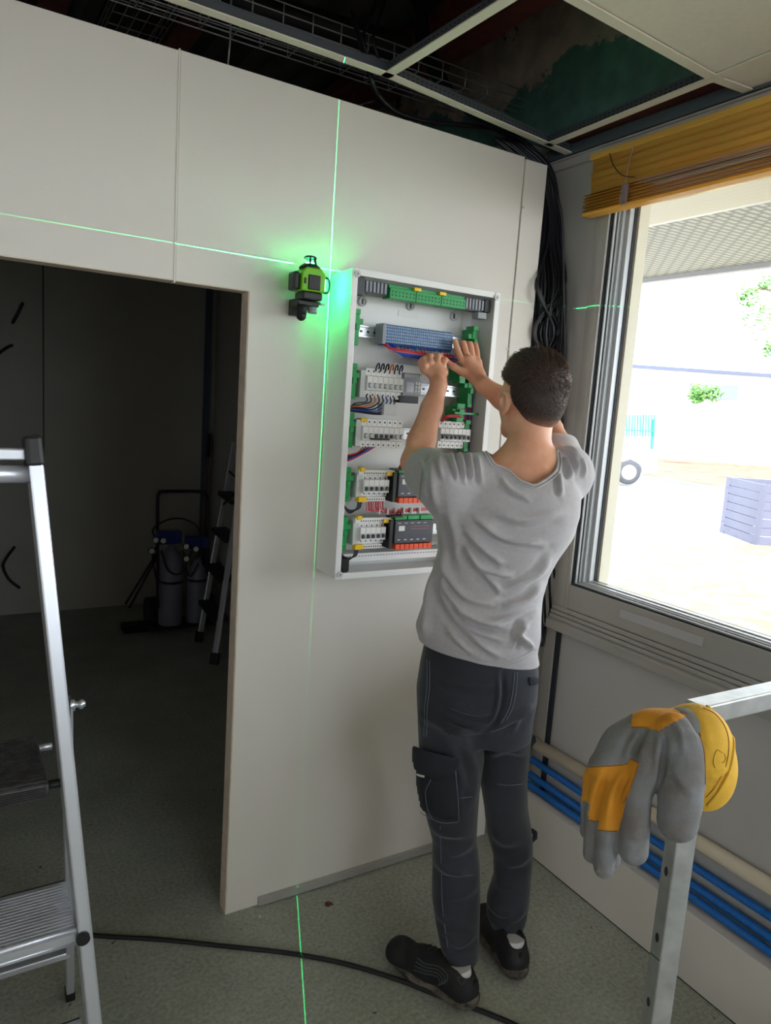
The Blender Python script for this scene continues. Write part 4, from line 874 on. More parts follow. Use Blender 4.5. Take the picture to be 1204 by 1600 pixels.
# ================================================================ VOLUME MODELLING (continuous bodies, cloth, glove)
def npv(v): return np.array(tuple(v), dtype=np.float64)
class Vol:
    def __init__(s, lo, hi, h):
        s.lo = np.array(lo, float); s.h = h; s.n = np.ceil((np.array(hi)-s.lo)/h).astype(int)+1
        s.d = np.full(tuple(s.n), .08, np.float32)
    def loc(s, lo, hi, pad):
        a = np.clip(np.floor((np.minimum(lo, hi)-pad-s.lo)/s.h).astype(int), 0, s.n-1); b = np.clip(np.ceil((np.maximum(lo, hi)+pad-s.lo)/s.h).astype(int)+1, 1, s.n)
        sl = tuple(slice(int(a[i]), int(b[i])) for i in range(3))
        ax = [(s.lo[i]+s.h*np.arange(a[i], b[i])).astype(np.float32) for i in range(3)]
        return sl, ax[0][:, None, None], ax[1][None, :, None], ax[2][None, None, :]
    def mix(s, sl, d, k, op='add'):
        a = s.d[sl]
        if op == 'add':
            if k > 0:
                h = np.clip(.5+.5*(a-d)/k, 0, 1); s.d[sl] = a*(1-h)+d*h-k*h*(1-h)
            else: s.d[sl] = np.minimum(a, d)
        elif op == 'sub':
            d = -d
            if k > 0: h = np.clip(.5-.5*(a-d)/k, 0, 1); s.d[sl] = a*(1-h)+d*h+k*h*(1-h)
            else: s.d[sl] = np.maximum(a, d)
    def cap(s, a, b, ra, rb=None, k=.01, flat=None, op='add'):
        a = npv(a); b = npv(b); rb = ra if rb is None else rb; R = max(ra, rb)
        sl, X_, Y_, Z_ = s.loc(a, b, R*1.2+k+.02)
        if s.d[sl].size == 0: return s
        ba = b-a; L2 = max(float(ba@ba), 1e-9)
        px, py, pz = X_-a[0], Y_-a[1], Z_-a[2]
        t = np.clip((px*ba[0]+py*ba[1]+pz*ba[2])/L2, 0, 1)
        qx, qy, qz = px-t*ba[0], py-t*ba[1], pz-t*ba[2]
        if flat is not None:
            n, f = npv(flat[0]), flat[1]; n = n/np.linalg.norm(n); c = (qx*n[0]+qy*n[1]+qz*n[2])*(f-1)
            qx, qy, qz = qx+c*n[0], qy+c*n[1], qz+c*n[2]
        d = np.sqrt(qx*qx+qy*qy+qz*qz)-(ra+(rb-ra)*t)
        s.mix(sl, d, k, op); return s
    def chain(s, pts, rs, k=.01, flat=None):
        for i in range(len(pts)-1): s.cap(pts[i], pts[i+1], rs[i], rs[i+1], k, flat)
        return s
    def ell(s, c, e, r, k=.01, op='add'):      # e: three unit axes, r: three radii
        c = npv(c); R = max(r); sl, X_, Y_, Z_ = s.loc(c, c, R+k+.02)
        if s.d[sl].size == 0: return s
        q = [(X_-c[0])*a[0]+(Y_-c[1])*a[1]+(Z_-c[2])*a[2] for a in (npv(v) for v in e)]
        k0 = np.sqrt(sum((q[i]/r[i])**2 for i in range(3))); k1 = np.sqrt(sum((q[i]/r[i]**2)**2 for i in range(3)))+1e-6
        s.mix(sl, k0*(k0-1)/k1, k, op); return s
    def loft(s, secs, e1, e2, k=.01, z0=None, z1=None, op='add'):   # secs: (center Vector, r1, r2) sorted by z rising
        z = np.array([c[2] for c, _, _ in secs]); o = np.argsort(z); z = z[o]; secs = [secs[i] for i in o]
        cx = np.array([c[0] for c, _, _ in secs]); cy = np.array([c[1] for c, _, _ in secs]); r1 = np.array([a for _, a, _ in secs]); r2 = np.array([a for _, _, a in secs])
        R = max(r1.max(), r2.max()); lo = np.array([cx.min()-R, cy.min()-R, z[0]]); hi = np.array([cx.max()+R, cy.max()+R, z[-1]])
        sl, X_, Y_, Z_ = s.loc(lo, hi, k+.03); zz = Z_[0, 0]
        CX, CY, R1, R2 = (np.interp(zz, z, v)[None, None, :].astype(np.float32) for v in (cx, cy, r1, r2))
        u = (X_-CX)*e1[0]+(Y_-CY)*e1[1]; v = (X_-CX)*e2[0]+(Y_-CY)*e2[1]
        kk = ((np.abs(u)/R1)**2.3+(np.abs(v)/R2)**2.3)**(1/2.3); d = (kk-1)*np.minimum(R1, R2)
        d = np.maximum(d, np.maximum(z[0]-Z_, Z_-z[-1])); s.mix(sl, d.astype(np.float32), k, op); return s
    def cut(s, p, n, k=0):        # removes the side n points to
        p = npv(p); n = npv(n); n = n/np.linalg.norm(n)
        X_ = (s.lo[0]+s.h*np.arange(s.n[0])).astype(np.float32)[:, None, None]; Y_ = (s.lo[1]+s.h*np.arange(s.n[1])).astype(np.float32)[None, :, None]; Z_ = (s.lo[2]+s.h*np.arange(s.n[2])).astype(np.float32)[None, None, :]
        s.d = np.maximum(s.d, ((X_-p[0])*n[0]+(Y_-p[1])*n[1]+(Z_-p[2])*n[2]).astype(np.float32)); return s
    def smooth(s, it=1):
        for _ in range(it):
            for ax in range(3):
                d = s.d; a = np.roll(d, 1, ax); b = np.roll(d, -1, ax); s.d = (.25*a+.5*d+.25*b).astype(np.float32)
        return s
    def sample(s, P):
        g = (np.asarray(P)-s.lo)/s.h; g = np.clip(g, 0, s.n-1.001); i = np.floor(g).astype(int); f = g-i; out = 0
        for dx in (0, 1):
            for dy in (0, 1):
                for dz in (0, 1):
                    w = (f[..., 0] if dx else 1-f[..., 0])*(f[..., 1] if dy else 1-f[..., 1])*(f[..., 2] if dz else 1-f[..., 2])
                    out = out+w*s.d[i[..., 0]+dx, i[..., 1]+dy, i[..., 2]+dz]
        return out
    def grad(s, P):
        P = np.asarray(P, float); e = s.h; g = np.stack([s.sample(P+np.eye(3)[i]*e)-s.sample(P-np.eye(3)[i]*e) for i in range(3)], -1)
        return g/(np.linalg.norm(g, axis=-1, keepdims=True)+1e-9)
    def hit(s, px, py, near=.3, far=3.0, lift=0.0):
        """first surface point along the sight line of a photo pixel, and its outward normal"""
        px = np.atleast_1d(px).astype(float); py = np.atleast_1d(py).astype(float)
        D = np.stack([(px-602)/FPX, -(py-800)/FPX, np.ones_like(px)], -1) @ _R
        t = np.full(px.shape, near); ok = np.zeros(px.shape, bool)
        lo, hi = s.lo, s.lo+s.h*(s.n-1)
        inv = 1/D; ta = (lo-CAM)*inv; tb = (hi-CAM)*inv; t0 = np.maximum(np.minimum(ta, tb).max(-1), near); t1 = np.maximum(ta, tb).min(-1); t = t0.copy()
        for _ in range(700):
            P = CAM+D*t[..., None]; d = s.sample(P); new = (d < 0) & (t < t1); ok |= new
            st = np.where(ok | (t > t1), 0, np.maximum(d*.5, s.h*.4)); t = t+st
            if not st.any(): break
        for _ in range(4):
            P = CAM+D*t[..., None]; t = t-np.where(ok, -s.sample(P), 0)*-1*.9 if False else t+np.where(ok, s.sample(P), 0)*.9
        P = CAM+D*t[..., None]; N_ = s.grad(P); return P+N_*lift, N_, ok
    def mesh(s):
        d = s.d; S = d < 0; c = None; allc = None
        for dx in (0, 1):
            for dy in (0, 1):
                for dz in (0, 1):
                    v = S[dx:S.shape[0]-1+dx, dy:S.shape[1]-1+dy, dz:S.shape[2]-1+dz]
                    c = v.copy() if c is None else c | v; allc = v.copy() if allc is None else allc & v
        m = c & ~allc; I = np.argwhere(m); idx = np.full(m.shape, -1, np.int64); idx[m] = np.arange(len(I))
        acc = np.zeros((len(I), 3)); cnt = np.zeros(len(I))
        E_ = [((0,0,0),(1,0,0)),((0,1,0),(1,1,0)),((0,0,1),(1,0,1)),((0,1,1),(1,1,1)),((0,0,0),(0,1,0)),((1,0,0),(1,1,0)),((0,0,1),(0,1,1)),((1,0,1),(1,1,1)),((0,0,0),(0,0,1)),((1,0,0),(1,0,1)),((0,1,0),(0,1,1)),((1,1,0),(1,1,1))]
        for a, b in E_:
            A_ = I+a; B2 = I+b; da = d[tuple(A_.T)]; db = d[tuple(B2.T)]; x = (da < 0) != (db < 0)
            t = np.where(x, da/(da-db+1e-12), 0)[:, None]; acc += np.where(x[:, None], A_+(B2-A_)*t, 0); cnt += x
        V_ = s.lo+s.h*(acc/cnt[:, None]); F_ = []
        for ax in range(3):
            o = [i for i in range(3) if i != ax]; sl0 = [slice(None)]*3; sl1 = [slice(None)]*3; sl0[ax] = slice(0, -1); sl1[ax] = slice(1, None)
            x = S[tuple(sl0)] != S[tuple(sl1)]; E2_ = np.argwhere(x); E2_ = E2_[(E2_[:, o[0]] > 0) & (E2_[:, o[1]] > 0) & (E2_[:, o[0]] < S.shape[o[0]]-1) & (E2_[:, o[1]] < S.shape[o[1]]-1)]
            ins = S[tuple(E2_.T)]; q = []
            for u, v in ((0, 0), (1, 0), (1, 1), (0, 1)):
                J = E2_.copy(); J[:, o[0]] -= 1-u; J[:, o[1]] -= 1-v; q.append(idx[tuple(J.T)])
            q = np.stack(q, 1); flip = ins if ax != 1 else ~ins; q[~flip] = q[~flip][:, ::-1]; F_.append(q)
        return V_, np.concatenate(F_)
def px_of(P):
    q = (np.asarray(P)-CAM) @ _R.T; return 602+FPX*q[:, 0]/q[:, 2], 800-FPX*q[:, 1]/q[:, 2]
def relax(V_, F_, it=2, lam=.5):
    n = len(V_); e = np.concatenate([F_[:, [0, 1]], F_[:, [1, 2]], F_[:, [2, 3]], F_[:, [3, 0]]]); e = np.concatenate([e, e[:, ::-1]])
    for _ in range(it):
        acc = np.stack([np.bincount(e[:, 0], V_[e[:, 1], i], n) for i in range(3)], 1); c = np.bincount(e[:, 0], minlength=n)[:, None]; V_ = V_+lam*(acc/np.maximum(c, 1)-V_)
    return V_
def strokes(vol, V_, lst, gain=1.0):
    """cloth folds: ridge-and-valley displacement along drawn fold lines"""
    N_ = vol.grad(V_); X2, Y2 = px_of(V_); view = (V_-CAM); view /= np.linalg.norm(view, axis=1)[:, None]
    w = np.clip(-(N_*view).sum(1)*2.2, 0, 1); D_ = np.zeros(len(V_))
    for pts, s, amp in lst:
        P_ = np.array([tuple(v)[:2] for v in bez([(a, b, 0) for a, b in pts], 6)]); best = np.full(len(V_), 1e9); sg = np.zeros(len(V_)); tt = np.zeros(len(V_))
        m = (X2 > P_[:, 0].min()-s*5) & (X2 < P_[:, 0].max()+s*5) & (Y2 > P_[:, 1].min()-s*5) & (Y2 < P_[:, 1].max()+s*5)
        if not m.any(): continue
        x = X2[m]; y = Y2[m]; b = best[m]; g = sg[m]; T = tt[m]; n = len(P_)-1
        for i in range(n):
            a0 = P_[i]; ab = P_[i+1]-a0; t = np.clip(((x-a0[0])*ab[0]+(y-a0[1])*ab[1])/(ab@ab+1e-9), 0, 1)
            ex = x-a0[0]-t*ab[0]; ey = y-a0[1]-t*ab[1]; dd = np.hypot(ex, ey); nw = dd < b; b = np.where(nw, dd, b); g = np.where(nw, np.sign(ab[0]*ey-ab[1]*ex), g); T = np.where(nw, (i+t)/n, T)
        env = np.clip(np.sin(PI*np.clip(T*.92+.04, 0, 1))*1.6, 0, 1); sd = b*g
        D_[m] += amp*env*(np.exp(-(sd/s)**2)-.7*np.exp(-((sd-1.7*s)/(1.1*s))**2))
    return V_+N_*(D_*w*gain)[:, None]
def vmesh(name, V_, F_, m, parent=None, label=None):
    me = bpy.data.meshes.new(name); me.vertices.add(len(V_)); me.vertices.foreach_set('co', np.asarray(V_, np.float32).ravel())
    me.loops.add(F_.size); me.loops.foreach_set('vertex_index', F_.astype(np.int32).ravel()); me.polygons.add(len(F_))
    me.polygons.foreach_set('loop_start', np.arange(0, F_.size, 4, dtype=np.int32)); me.polygons.foreach_set('loop_total', np.full(len(F_), 4, np.int32))
    me.polygons.foreach_set('use_smooth', np.ones(len(F_), bool)); me.update(calc_edges=True); me.validate()
    for mm in (m if isinstance(m, (list, tuple)) else [m]): me.materials.append(mm)
    o = bpy.data.objects.new(name, me); COL.objects.link(o)
    if parent is not None: o.parent = parent; o.matrix_parent_inverse = par_inv(parent)
    if label: o['label'] = label
    return o
def skin_patch(vol, poly, name, m, parent, lift=.003, step=2.0, thick=.003, label=None, puff=0):
    """a sewn-on piece that follows the cloth: poly is its outline"""
    P_ = np.array(poly, float); x0, y0 = P_.min(0); x1, y1 = P_.max(0); xs = np.arange(x0, x1+step, step); ys = np.arange(y0, y1+step, step)
    gx, gy = np.meshgrid(xs, ys, indexing='ij')
    def inside(x, y):
        r = np.zeros(x.shape, bool); j = len(P_)-1
        for i in range(len(P_)):
            xi, yi = P_[i]; xj, yj = P_[j]; c = ((yi > y) != (yj > y)) & (x < (xj-xi)*(y-yi)/(yj-yi+1e-9)+xi); r ^= c; j = i
        return r
    def edged(x, y):
        b = np.full(x.shape, 1e9); cx = x.copy(); cy = y.copy()
        for i in range(len(P_)):
            a = P_[i]; c = P_[(i+1) % len(P_)]; ab = c-a; t = np.clip(((x-a[0])*ab[0]+(y-a[1])*ab[1])/(ab@ab+1e-9), 0, 1); ex = a[0]+t*ab[0]; ey = a[1]+t*ab[1]; d = np.hypot(x-ex, y-ey); nw = d < b; b = np.where(nw, d, b); cx = np.where(nw, ex, cx); cy = np.where(nw, ey, cy)
        return b, cx, cy
    ins = inside(gx, gy); b, cx, cy = edged(gx, gy); sn = (~ins) & (b < step*.85); gx = np.where(sn, cx, gx); gy = np.where(sn, cy, gy); use = ins | sn
    Pp, Nn, ok = vol.hit(gx.ravel(), gy.ravel()); ok = ok.reshape(gx.shape) & use; Pp = Pp+Nn*(lift+puff*np.clip(np.where(ins, b, 0).ravel()/12, 0, 1)**.6)[:, None]
    idx = np.full(gx.shape, -1); idx[ok] = np.arange(ok.sum()); q = np.stack([idx[:-1, :-1], idx[:-1, 1:], idx[1:, 1:], idx[1:, :-1]], -1).reshape(-1, 4); q = q[(q >= 0).all(1)]
    V_ = Pp.reshape(*gx.shape, 3)[ok]
    qa = V_[q]; span = np.linalg.norm(qa-qa.mean(1, keepdims=True), axis=2).max(1); q = q[span < step*.0065+.012]
    o = vmesh(name, V_, q, m, parent, label); s_ = o.modifiers.new('thick', 'SOLIDIFY'); s_.thickness = thick; s_.offset = 0
    return o
def seam(vol, pts, name, m, parent, r=.001, lift=.001, n=6, mb=None):
    q = bez([(a, b, 0) for a, b in pts], n); P_, N_, ok = vol.hit([v.x for v in q], [v.y for v in q], lift=lift)
    P_ = [Vector(p) for p, o in zip(P_, ok) if o]
    if len(P_) < 2: return None
    b = mb or MB(); b.tube(P_, r, 5)
    return b if mb is not None else b.build(name, m, parent)
# ================================================================ THE ELECTRICIAN
def Q(px, py, y): return onp(px, py, 1, y)
M['skin'] = mat('skin', rgb(226, 172, 142), .5, sss=.12, var=.10, vscale=18, bump=.12, bscale=160, vcol=rgb(212, 148, 118))
M['hair'] = mat('dark_brown_hair', rgb(52, 38, 34), .5, bump=.5, bscale=260, var=.4, vscale=60)
def fade_hair(m):
    nt = m.node_tree; N = nt.nodes; L = nt.links; a = N.new('ShaderNodeAttribute'); a.attribute_name = 'fade'; n = N.new('ShaderNodeTexNoise'); n.inputs['Scale'].default_value = 420
    tc = N.new('ShaderNodeTexCoord'); L.new(tc.outputs['Object'], n.inputs[0]); ad = N.new('ShaderNodeMath'); ad.operation = 'MULTIPLY_ADD'; ad.inputs[1].default_value = .7; ad.inputs[2].default_value = -.35; L.new(n.outputs[0], ad.inputs[0])
    s_ = N.new('ShaderNodeMath'); s_.operation = 'ADD'; s_.use_clamp = True; L.new(a.outputs['Fac'], s_.inputs[0]); L.new(ad.outputs[0], s_.inputs[1])
    r = N.new('ShaderNodeValToRGB'); r.color_ramp.elements[0].position = .12; r.color_ramp.elements[1].position = .55; r.color_ramp.elements[0].color = (*rgb(150, 108, 88), 1); r.color_ramp.elements[1].color = (*rgb(50, 37, 33), 1)
    L.new(s_.outputs[0], r.inputs[0]); L.new(r.outputs[0], N['Principled BSDF'].inputs['Base Color'])
fade_hair(M['hair'])
M['shirt'] = mat('heather_grey_jersey', rgb(180, 176, 180), .9, bump=.25, bscale=500, var=.06, vscale=90, sheen=.3)
M['denim'] = mat('charcoal_denim', rgb(38, 41, 53), .8, bump=.4, bscale=420, var=.30, vscale=5, vcol=rgb(30, 32, 40), sheen=.2)
M['denim2'] = mat('charcoal_denim_pocket', rgb(32, 34, 44), .85, bump=.35, bscale=420, var=.25, vscale=9)
M['stitch'] = mat('faded_stitching', rgb(112, 118, 136), .8)
M['shoe'] = mat('black_mesh_shoe', rgb(20, 20, 22), .7, bump=.5, bscale=500)
M['sole'] = mat('dusty_black_sole', rgb(26, 25, 24), .75, var=.6, vscale=40, bump=.5, bscale=90, vcol=rgb(116, 106, 94))
M['sock'] = mat('white_sock', rgb(196, 194, 198), .9)
man = empty('person', (1.30, 1.50, 0), 'person in a grey T-shirt and black cargo trousers wiring the open board with raised hands', 'person')
VF = Vector((_f[0], _f[1], 0)).normalized()
pc = Vector((1.3, 1.5, 0)).normalized(); E1 = npv((pc.y, -pc.x, 0)); E2v = npv((pc.x, pc.y, 0))      # across / along the sight line at the man
def sec(py, L_, R_, y, rd):
    a = Q((L_+R_)/2, py, y); dep = float(np.dot(npv(a)-CAM, _f)); return (a, (R_-L_)/2*dep/FPX, rd)
Hc = Q(830, 617, 1.50); HF = Vector((.02, .985, -.0)).normalized(); HR = Vector((HF.y, -HF.x, 0)); HU = Vector((0, 0, 1))
NB = Q(822, 722, 1.475)
shL, shR = Q(703, 752, 1.53), Q(884, 738, 1.43)
elL, wrL = Q(648, 722, 1.755), Q(685, 603, 1.815)
elR, wrR = Q(856, 672, 1.635), Q(755, 602, 1.80)
hipL, hipR = Q(705, 1090, 1.50), Q(795, 1085, 1.49)
knL, knR = Q(712, 1300, 1.53), Q(797, 1285, 1.53)
anL, anR = Q(722, 1492, 1.425), Q(797, 1458, 1.475)
LS_ = [(1120, 652, 750, 1.50, .100), (1180, 655, 756, 1.505, .095), (1230, 656, 749, 1.515, .085), (1270, 664, 746, 1.52, .078), (1310, 675, 744, 1.53, .070), (1350, 675, 749, 1.525, .068), (1400, 674, 750, 1.505, .070), (1440, 680, 749, 1.48, .066), (1475, 687, 748, 1.455, .058), (1498, 694, 746, 1.44, .052)]
RS_ = [(1110, 752, 832, 1.49, .095), (1160, 752, 828, 1.50, .092), (1215, 749, 823, 1.51, .085), (1260, 756, 824, 1.52, .078), (1300, 760, 831, 1.53, .070), (1335, 770, 832, 1.53, .066), (1370, 771, 829, 1.52, .066), (1405, 760, 826, 1.51, .066), (1430, 760, 822, 1.495, .058), (1462, 775, 812, 1.485, .044)]
PS_ = [(1142, 655, 829, 1.50, .118), (1110, 651, 832, 1.50, .122), (1080, 650, 838, 1.50, .122), (1040, 656, 840, 1.50, .115), (1005, 664, 836, 1.50, .108)]
def trousers():
    v = Vol((1.0, 1.26, .06), (1.62, 1.76, 1.08), .0045)
    v.loft([sec(1142, 655, 829, 1.50, .118), sec(1110, 651, 832, 1.50, .122), sec(1080, 650, 838, 1.50, .122), sec(1040, 656, 840, 1.50, .115), sec(1005, 664, 836, 1.50, .108)], E1, E2v, 0)
    v.loft([sec(*a) for a in LS_], E1, E2v, .012); v.loft([sec(*a) for a in RS_], E1, E2v, .012)
    v.smooth(2)
    V_, F_ = v.mesh(); V_ = relax(V_, F_, 2)
    f = [([(690, 1062), (730, 1075), (775, 1072)], 6, .003), ([(700, 1100), (730, 1112), (770, 1118)], 5, .005), ([(690, 1130), (720, 1143), (757, 1142)], 5, .006), ([(760, 1142), (790, 1130), (828, 1105)], 5, .005),
         ([(700, 1118), (735, 1130), (765, 1128)], 5, .004), ([(800, 1140), (815, 1120), (832, 1100)], 5, .005), ([(765, 1180), (790, 1172), (822, 1178)], 6, .004),
         ([(664, 1280), (690, 1302), (728, 1306)], 6, .004), ([(700, 1336), (722, 1330), (744, 1312)], 6, .003), ([(680, 1345), (700, 1362), (730, 1366)], 6, .004), ([(700, 1402), (725, 1398), (748, 1380)], 7, .003), ([(682, 1425), (700, 1442), (728, 1446)], 6, .003), ([(700, 1474), (720, 1478), (742, 1462)], 4, .004), ([(688, 1455), (704, 1466), (716, 1480)], 4, .003),
         ([(768, 1300), (785, 1316), (808, 1318)], 6, .003), ([(790, 1352), (812, 1348), (828, 1334)], 6, .004), ([(770, 1372), (786, 1386), (806, 1388)], 7, .003), ([(764, 1412), (780, 1428), (800, 1430)], 5, .005), ([(790, 1440), (806, 1436), (820, 1420)], 5, .004),
         ([(785, 1052), (786, 1090), (776, 1125), (757, 1142)], 4, -.006), ([(730, 1170), (742, 1210), (738, 1260)], 7, .004), ([(700, 1160), (715, 1200), (735, 1240)], 7, .003)]
    V_ = strokes(v, V_, f, 1.9); vmesh('trousers', V_, F_, M['denim'], man); return v
VT = trousers()
def body():
    v = Vol((.98, 1.22, .0), (1.70, 1.95, 1.86), .0042)
    # head
    v.ell(Hc+HU*.018-HF*.008, (HR, HF, HU), (.074, .094, .086), 0)
    v.ell(Hc+HF*.034-HU*.045, (HR, HF, HU), (.058, .060, .066), .03)
    v.cap(Hc+HF*.070-HU*.098+HR*.008, Hc+HF*.070-HU*.098-HR*.008, .020, k=.025)
    for sd in (-1, 1):
        v.cap(Hc+HF*.00-HU*.070+HR*.050*sd, Hc+HF*.062-HU*.100+HR*.016*sd, .017, .016, .02)         # jaw line
        v.cap(Hc+HF*.060-HU*.030+HR*.034*sd, Hc+HF*.040-HU*.032+HR*.050*sd, .018, .016, .02)        # cheek
        v.cap(Hc+HF*.082+HU*.004+HR*.012*sd, Hc+HF*.070+HU*.004+HR*.042*sd, .009, .009, .012)       # brow
        v.cap(Hc+HF*.093-HU*.016+HR*.030*sd, Hc+HF*.093-HU*.016+HR*.028*sd, .009, k=.008, op='sub')  # eye socket
        e0 = Hc+HF*.012-HU*.024+HR*.072*sd                                                           # ear
        v.ell(e0+HR*.006*sd, ((HR*.9-HF*.35*sd).normalized() if sd > 0 else (HR*.9+HF*.35).normalized(), (HF*.9+HR*.35*sd).normalized(), (HU-HF*.12).normalized()), (.008, .018, .029), .006)
        v.cap(e0+HF*.004+HR*.014*sd+HU*.012, e0+HF*.002+HR*.014*sd-HU*.010, .0075, k=.003, op='sub')
        v.cap(e0-HU*.026+HR*.004*sd+HF*.006, e0-HU*.029+HR*.004*sd+HF*.006, .008, k=.006)
    v.cap(Hc+HF*.090-HU*.008, Hc+HF*.108-HU*.040, .008, .012, .012); v.cap(Hc+HF*.098-HU*.045+HR*.010, Hc+HF*.098-HU*.045-HR*.010, .008, k=.008)
    v.cap(Hc+HF*.088-HU*.068+HR*.018, Hc+HF*.088-HU*.068-HR*.018, .006, k=.008); v.cap(Hc+HF*.086-HU*.078+HR*.015, Hc+HF*.086-HU*.078-HR*.015, .007, k=.008)
    # neck, shoulders, torso
    v.cap(Hc-HU*.055-HF*.012, NB, .055, .060, .02); v.cap(NB, NB-HU*.05, .062, .075, .03)
    for s_, sh in ((-1, shL), (1, shR)): v.cap(NB-HU*.030, sh, .046, .050, .05)
    chest = Q(785, 840, 1.50); waist = Q(768, 960, 1.50); pel = Q(750, 1055, 1.50)
    v.cap(NB-HU*.10, chest, .12, .13, .06, flat=(E2v, 1.3)); v.cap(chest, waist, .125, .11, .05, flat=(E2v, 1.25)); v.cap(waist, Q(750, 1040, 1.50), .10, .085, .05, flat=(E2v, 1.1)); v.cap(Q(705, 1085, 1.50), Q(785, 1085, 1.50), .075, .075, .03)
    # arms
    mu = shL.lerp(elL, .45); v.chain([shL, mu, elL], [.052, .049, .040], .02)
    d = (wrL-elL); v.chain([elL, elL+d*.28, elL+d*.7, wrL], [.040, .0415, .032, .0255], .015, flat=((0, 1, .3), 1.06))
    mu = shR.lerp(elR, .45); v.chain([shR, mu, elR], [.052, .049, .042], .02)
    d = (wrR-elR); v.chain([elR, elR+d*.28, elR+d*.7, wrR], [.041, .041, .033, .0255], .015)
    # legs
    for LL, an in ((LS_, anL), (RS_, anR)):
        cs = [sec(*q) for q in LL[:-1]]; v.chain([c for c, _, _ in cs]+[an], [min(w_, d_)*.74 for _, w_, d_ in cs]+[.032], .01)
    v.chain([anL, anL+Vector((-.012, .035, -.04))], [.032, .024], .02); v.chain([anR, anR+Vector((.01, .035, -.05))], [.032, .024], .02)
    # ---- left hand: pinching a wire, fingers curled away from the camera
    yb = 1.852
    pm = Q(681, 577, yb); v.cap(wrL, Q(684, 590, 1.835), .024, .026, .012, flat=((0, 1, 0), 1.15))
    v.cap(Q(672, 579, yb-.002), Q(692, 582, yb), .0165, .0165, .014); v.cap(Q(684, 595, 1.835), pm, .025, .022, .012, flat=((0, 1, .1), 1.2))
    fl = [[(664, 572, 1.850), (661, 562, 1.872), (668, 558, 1.892), (677, 559, 1.900)],
          [(672, 567, 1.852), (671, 557, 1.876), (678, 555, 1.896), (684, 559, 1.902)],
          [(683, 566, 1.853), (683, 557, 1.876), (688, 556, 1.894), (691, 562, 1.898)],
          [(692, 571, 1.852), (694, 563, 1.872), (695, 562, 1.888), (694, 568, 1.890)]]
    for i, f in enumerate(fl): v.chain([Q(*p) for p in f], [.0105, .0100, .0085, .0072] if i else [.0105, .0098, .0086, .0074], .004)
    v.chain([Q(676, 586, 1.840), Q(663, 578, 1.856), Q(657, 567, 1.874), Q(662, 561, 1.888)], [.013, .0115, .0098, .0082], .006)
    # ---- right hand: flat against the terminals, fingers spread upward
    v.cap(wrR, Q(746, 590, 1.835), .0245, .027, .012, flat=((0, 1, 0), 1.2)); v.cap(Q(744, 588, 1.838), Q(731, 566, 1.868), .027, .023, .012, flat=((0, 1, .2), 1.35)); v.cap(Q(746, 584, 1.845), Q(745, 566, 1.868), .020, .016, .012)
    fr = [[(722, 566, 1.872), (714, 545, 1.888), (709, 529, 1.897), (706, 520, 1.905)],
          [(730, 561, 1.872), (725, 540, 1.889), (720, 525, 1.898), (716, 518, 1.906)],
          [(738, 560, 1.872), (735, 541, 1.889), (731, 529, 1.898), (727, 522, 1.906)],
          [(746, 564, 1.872), (745, 549, 1.886), (743, 539, 1.894), (741, 532, 1.902)]]
    for i, f in enumerate(fr): v.chain([Q(*p) for p in f], [.0108, .0098, .0086, .0075] if i < 3 else [.0098, .0086, .0075, .0066], .003)
    v.chain([Q(739, 588, 1.846), Q(722, 581, 1.860), Q(708, 573, 1.872), Q(699, 565, 1.884)], [.016, .0128, .0105, .0082], .006)
    V_, F_ = v.mesh(); V_ = relax(V_, F_, 1, .4)
    m_ = (V_[:, 2] > .085) & (V_[:, 2] < 1.03)                       # keep the legs inside the cloth
    for _ in range(4):
        d_ = VT.sample(V_[m_]); g_ = VT.grad(V_[m_]); V_[m_] -= g_*np.clip(d_+.012, 0, .03)[:, None]
    o = vmesh('body', V_, F_, M['skin'], man)
    for sd in (-1, 1):
        MB().ball(Hc+HF*.080-HU*.016+HR*.030*sd, .0115, 14).build('eye', M['white'], man)
    return v
VB = body()
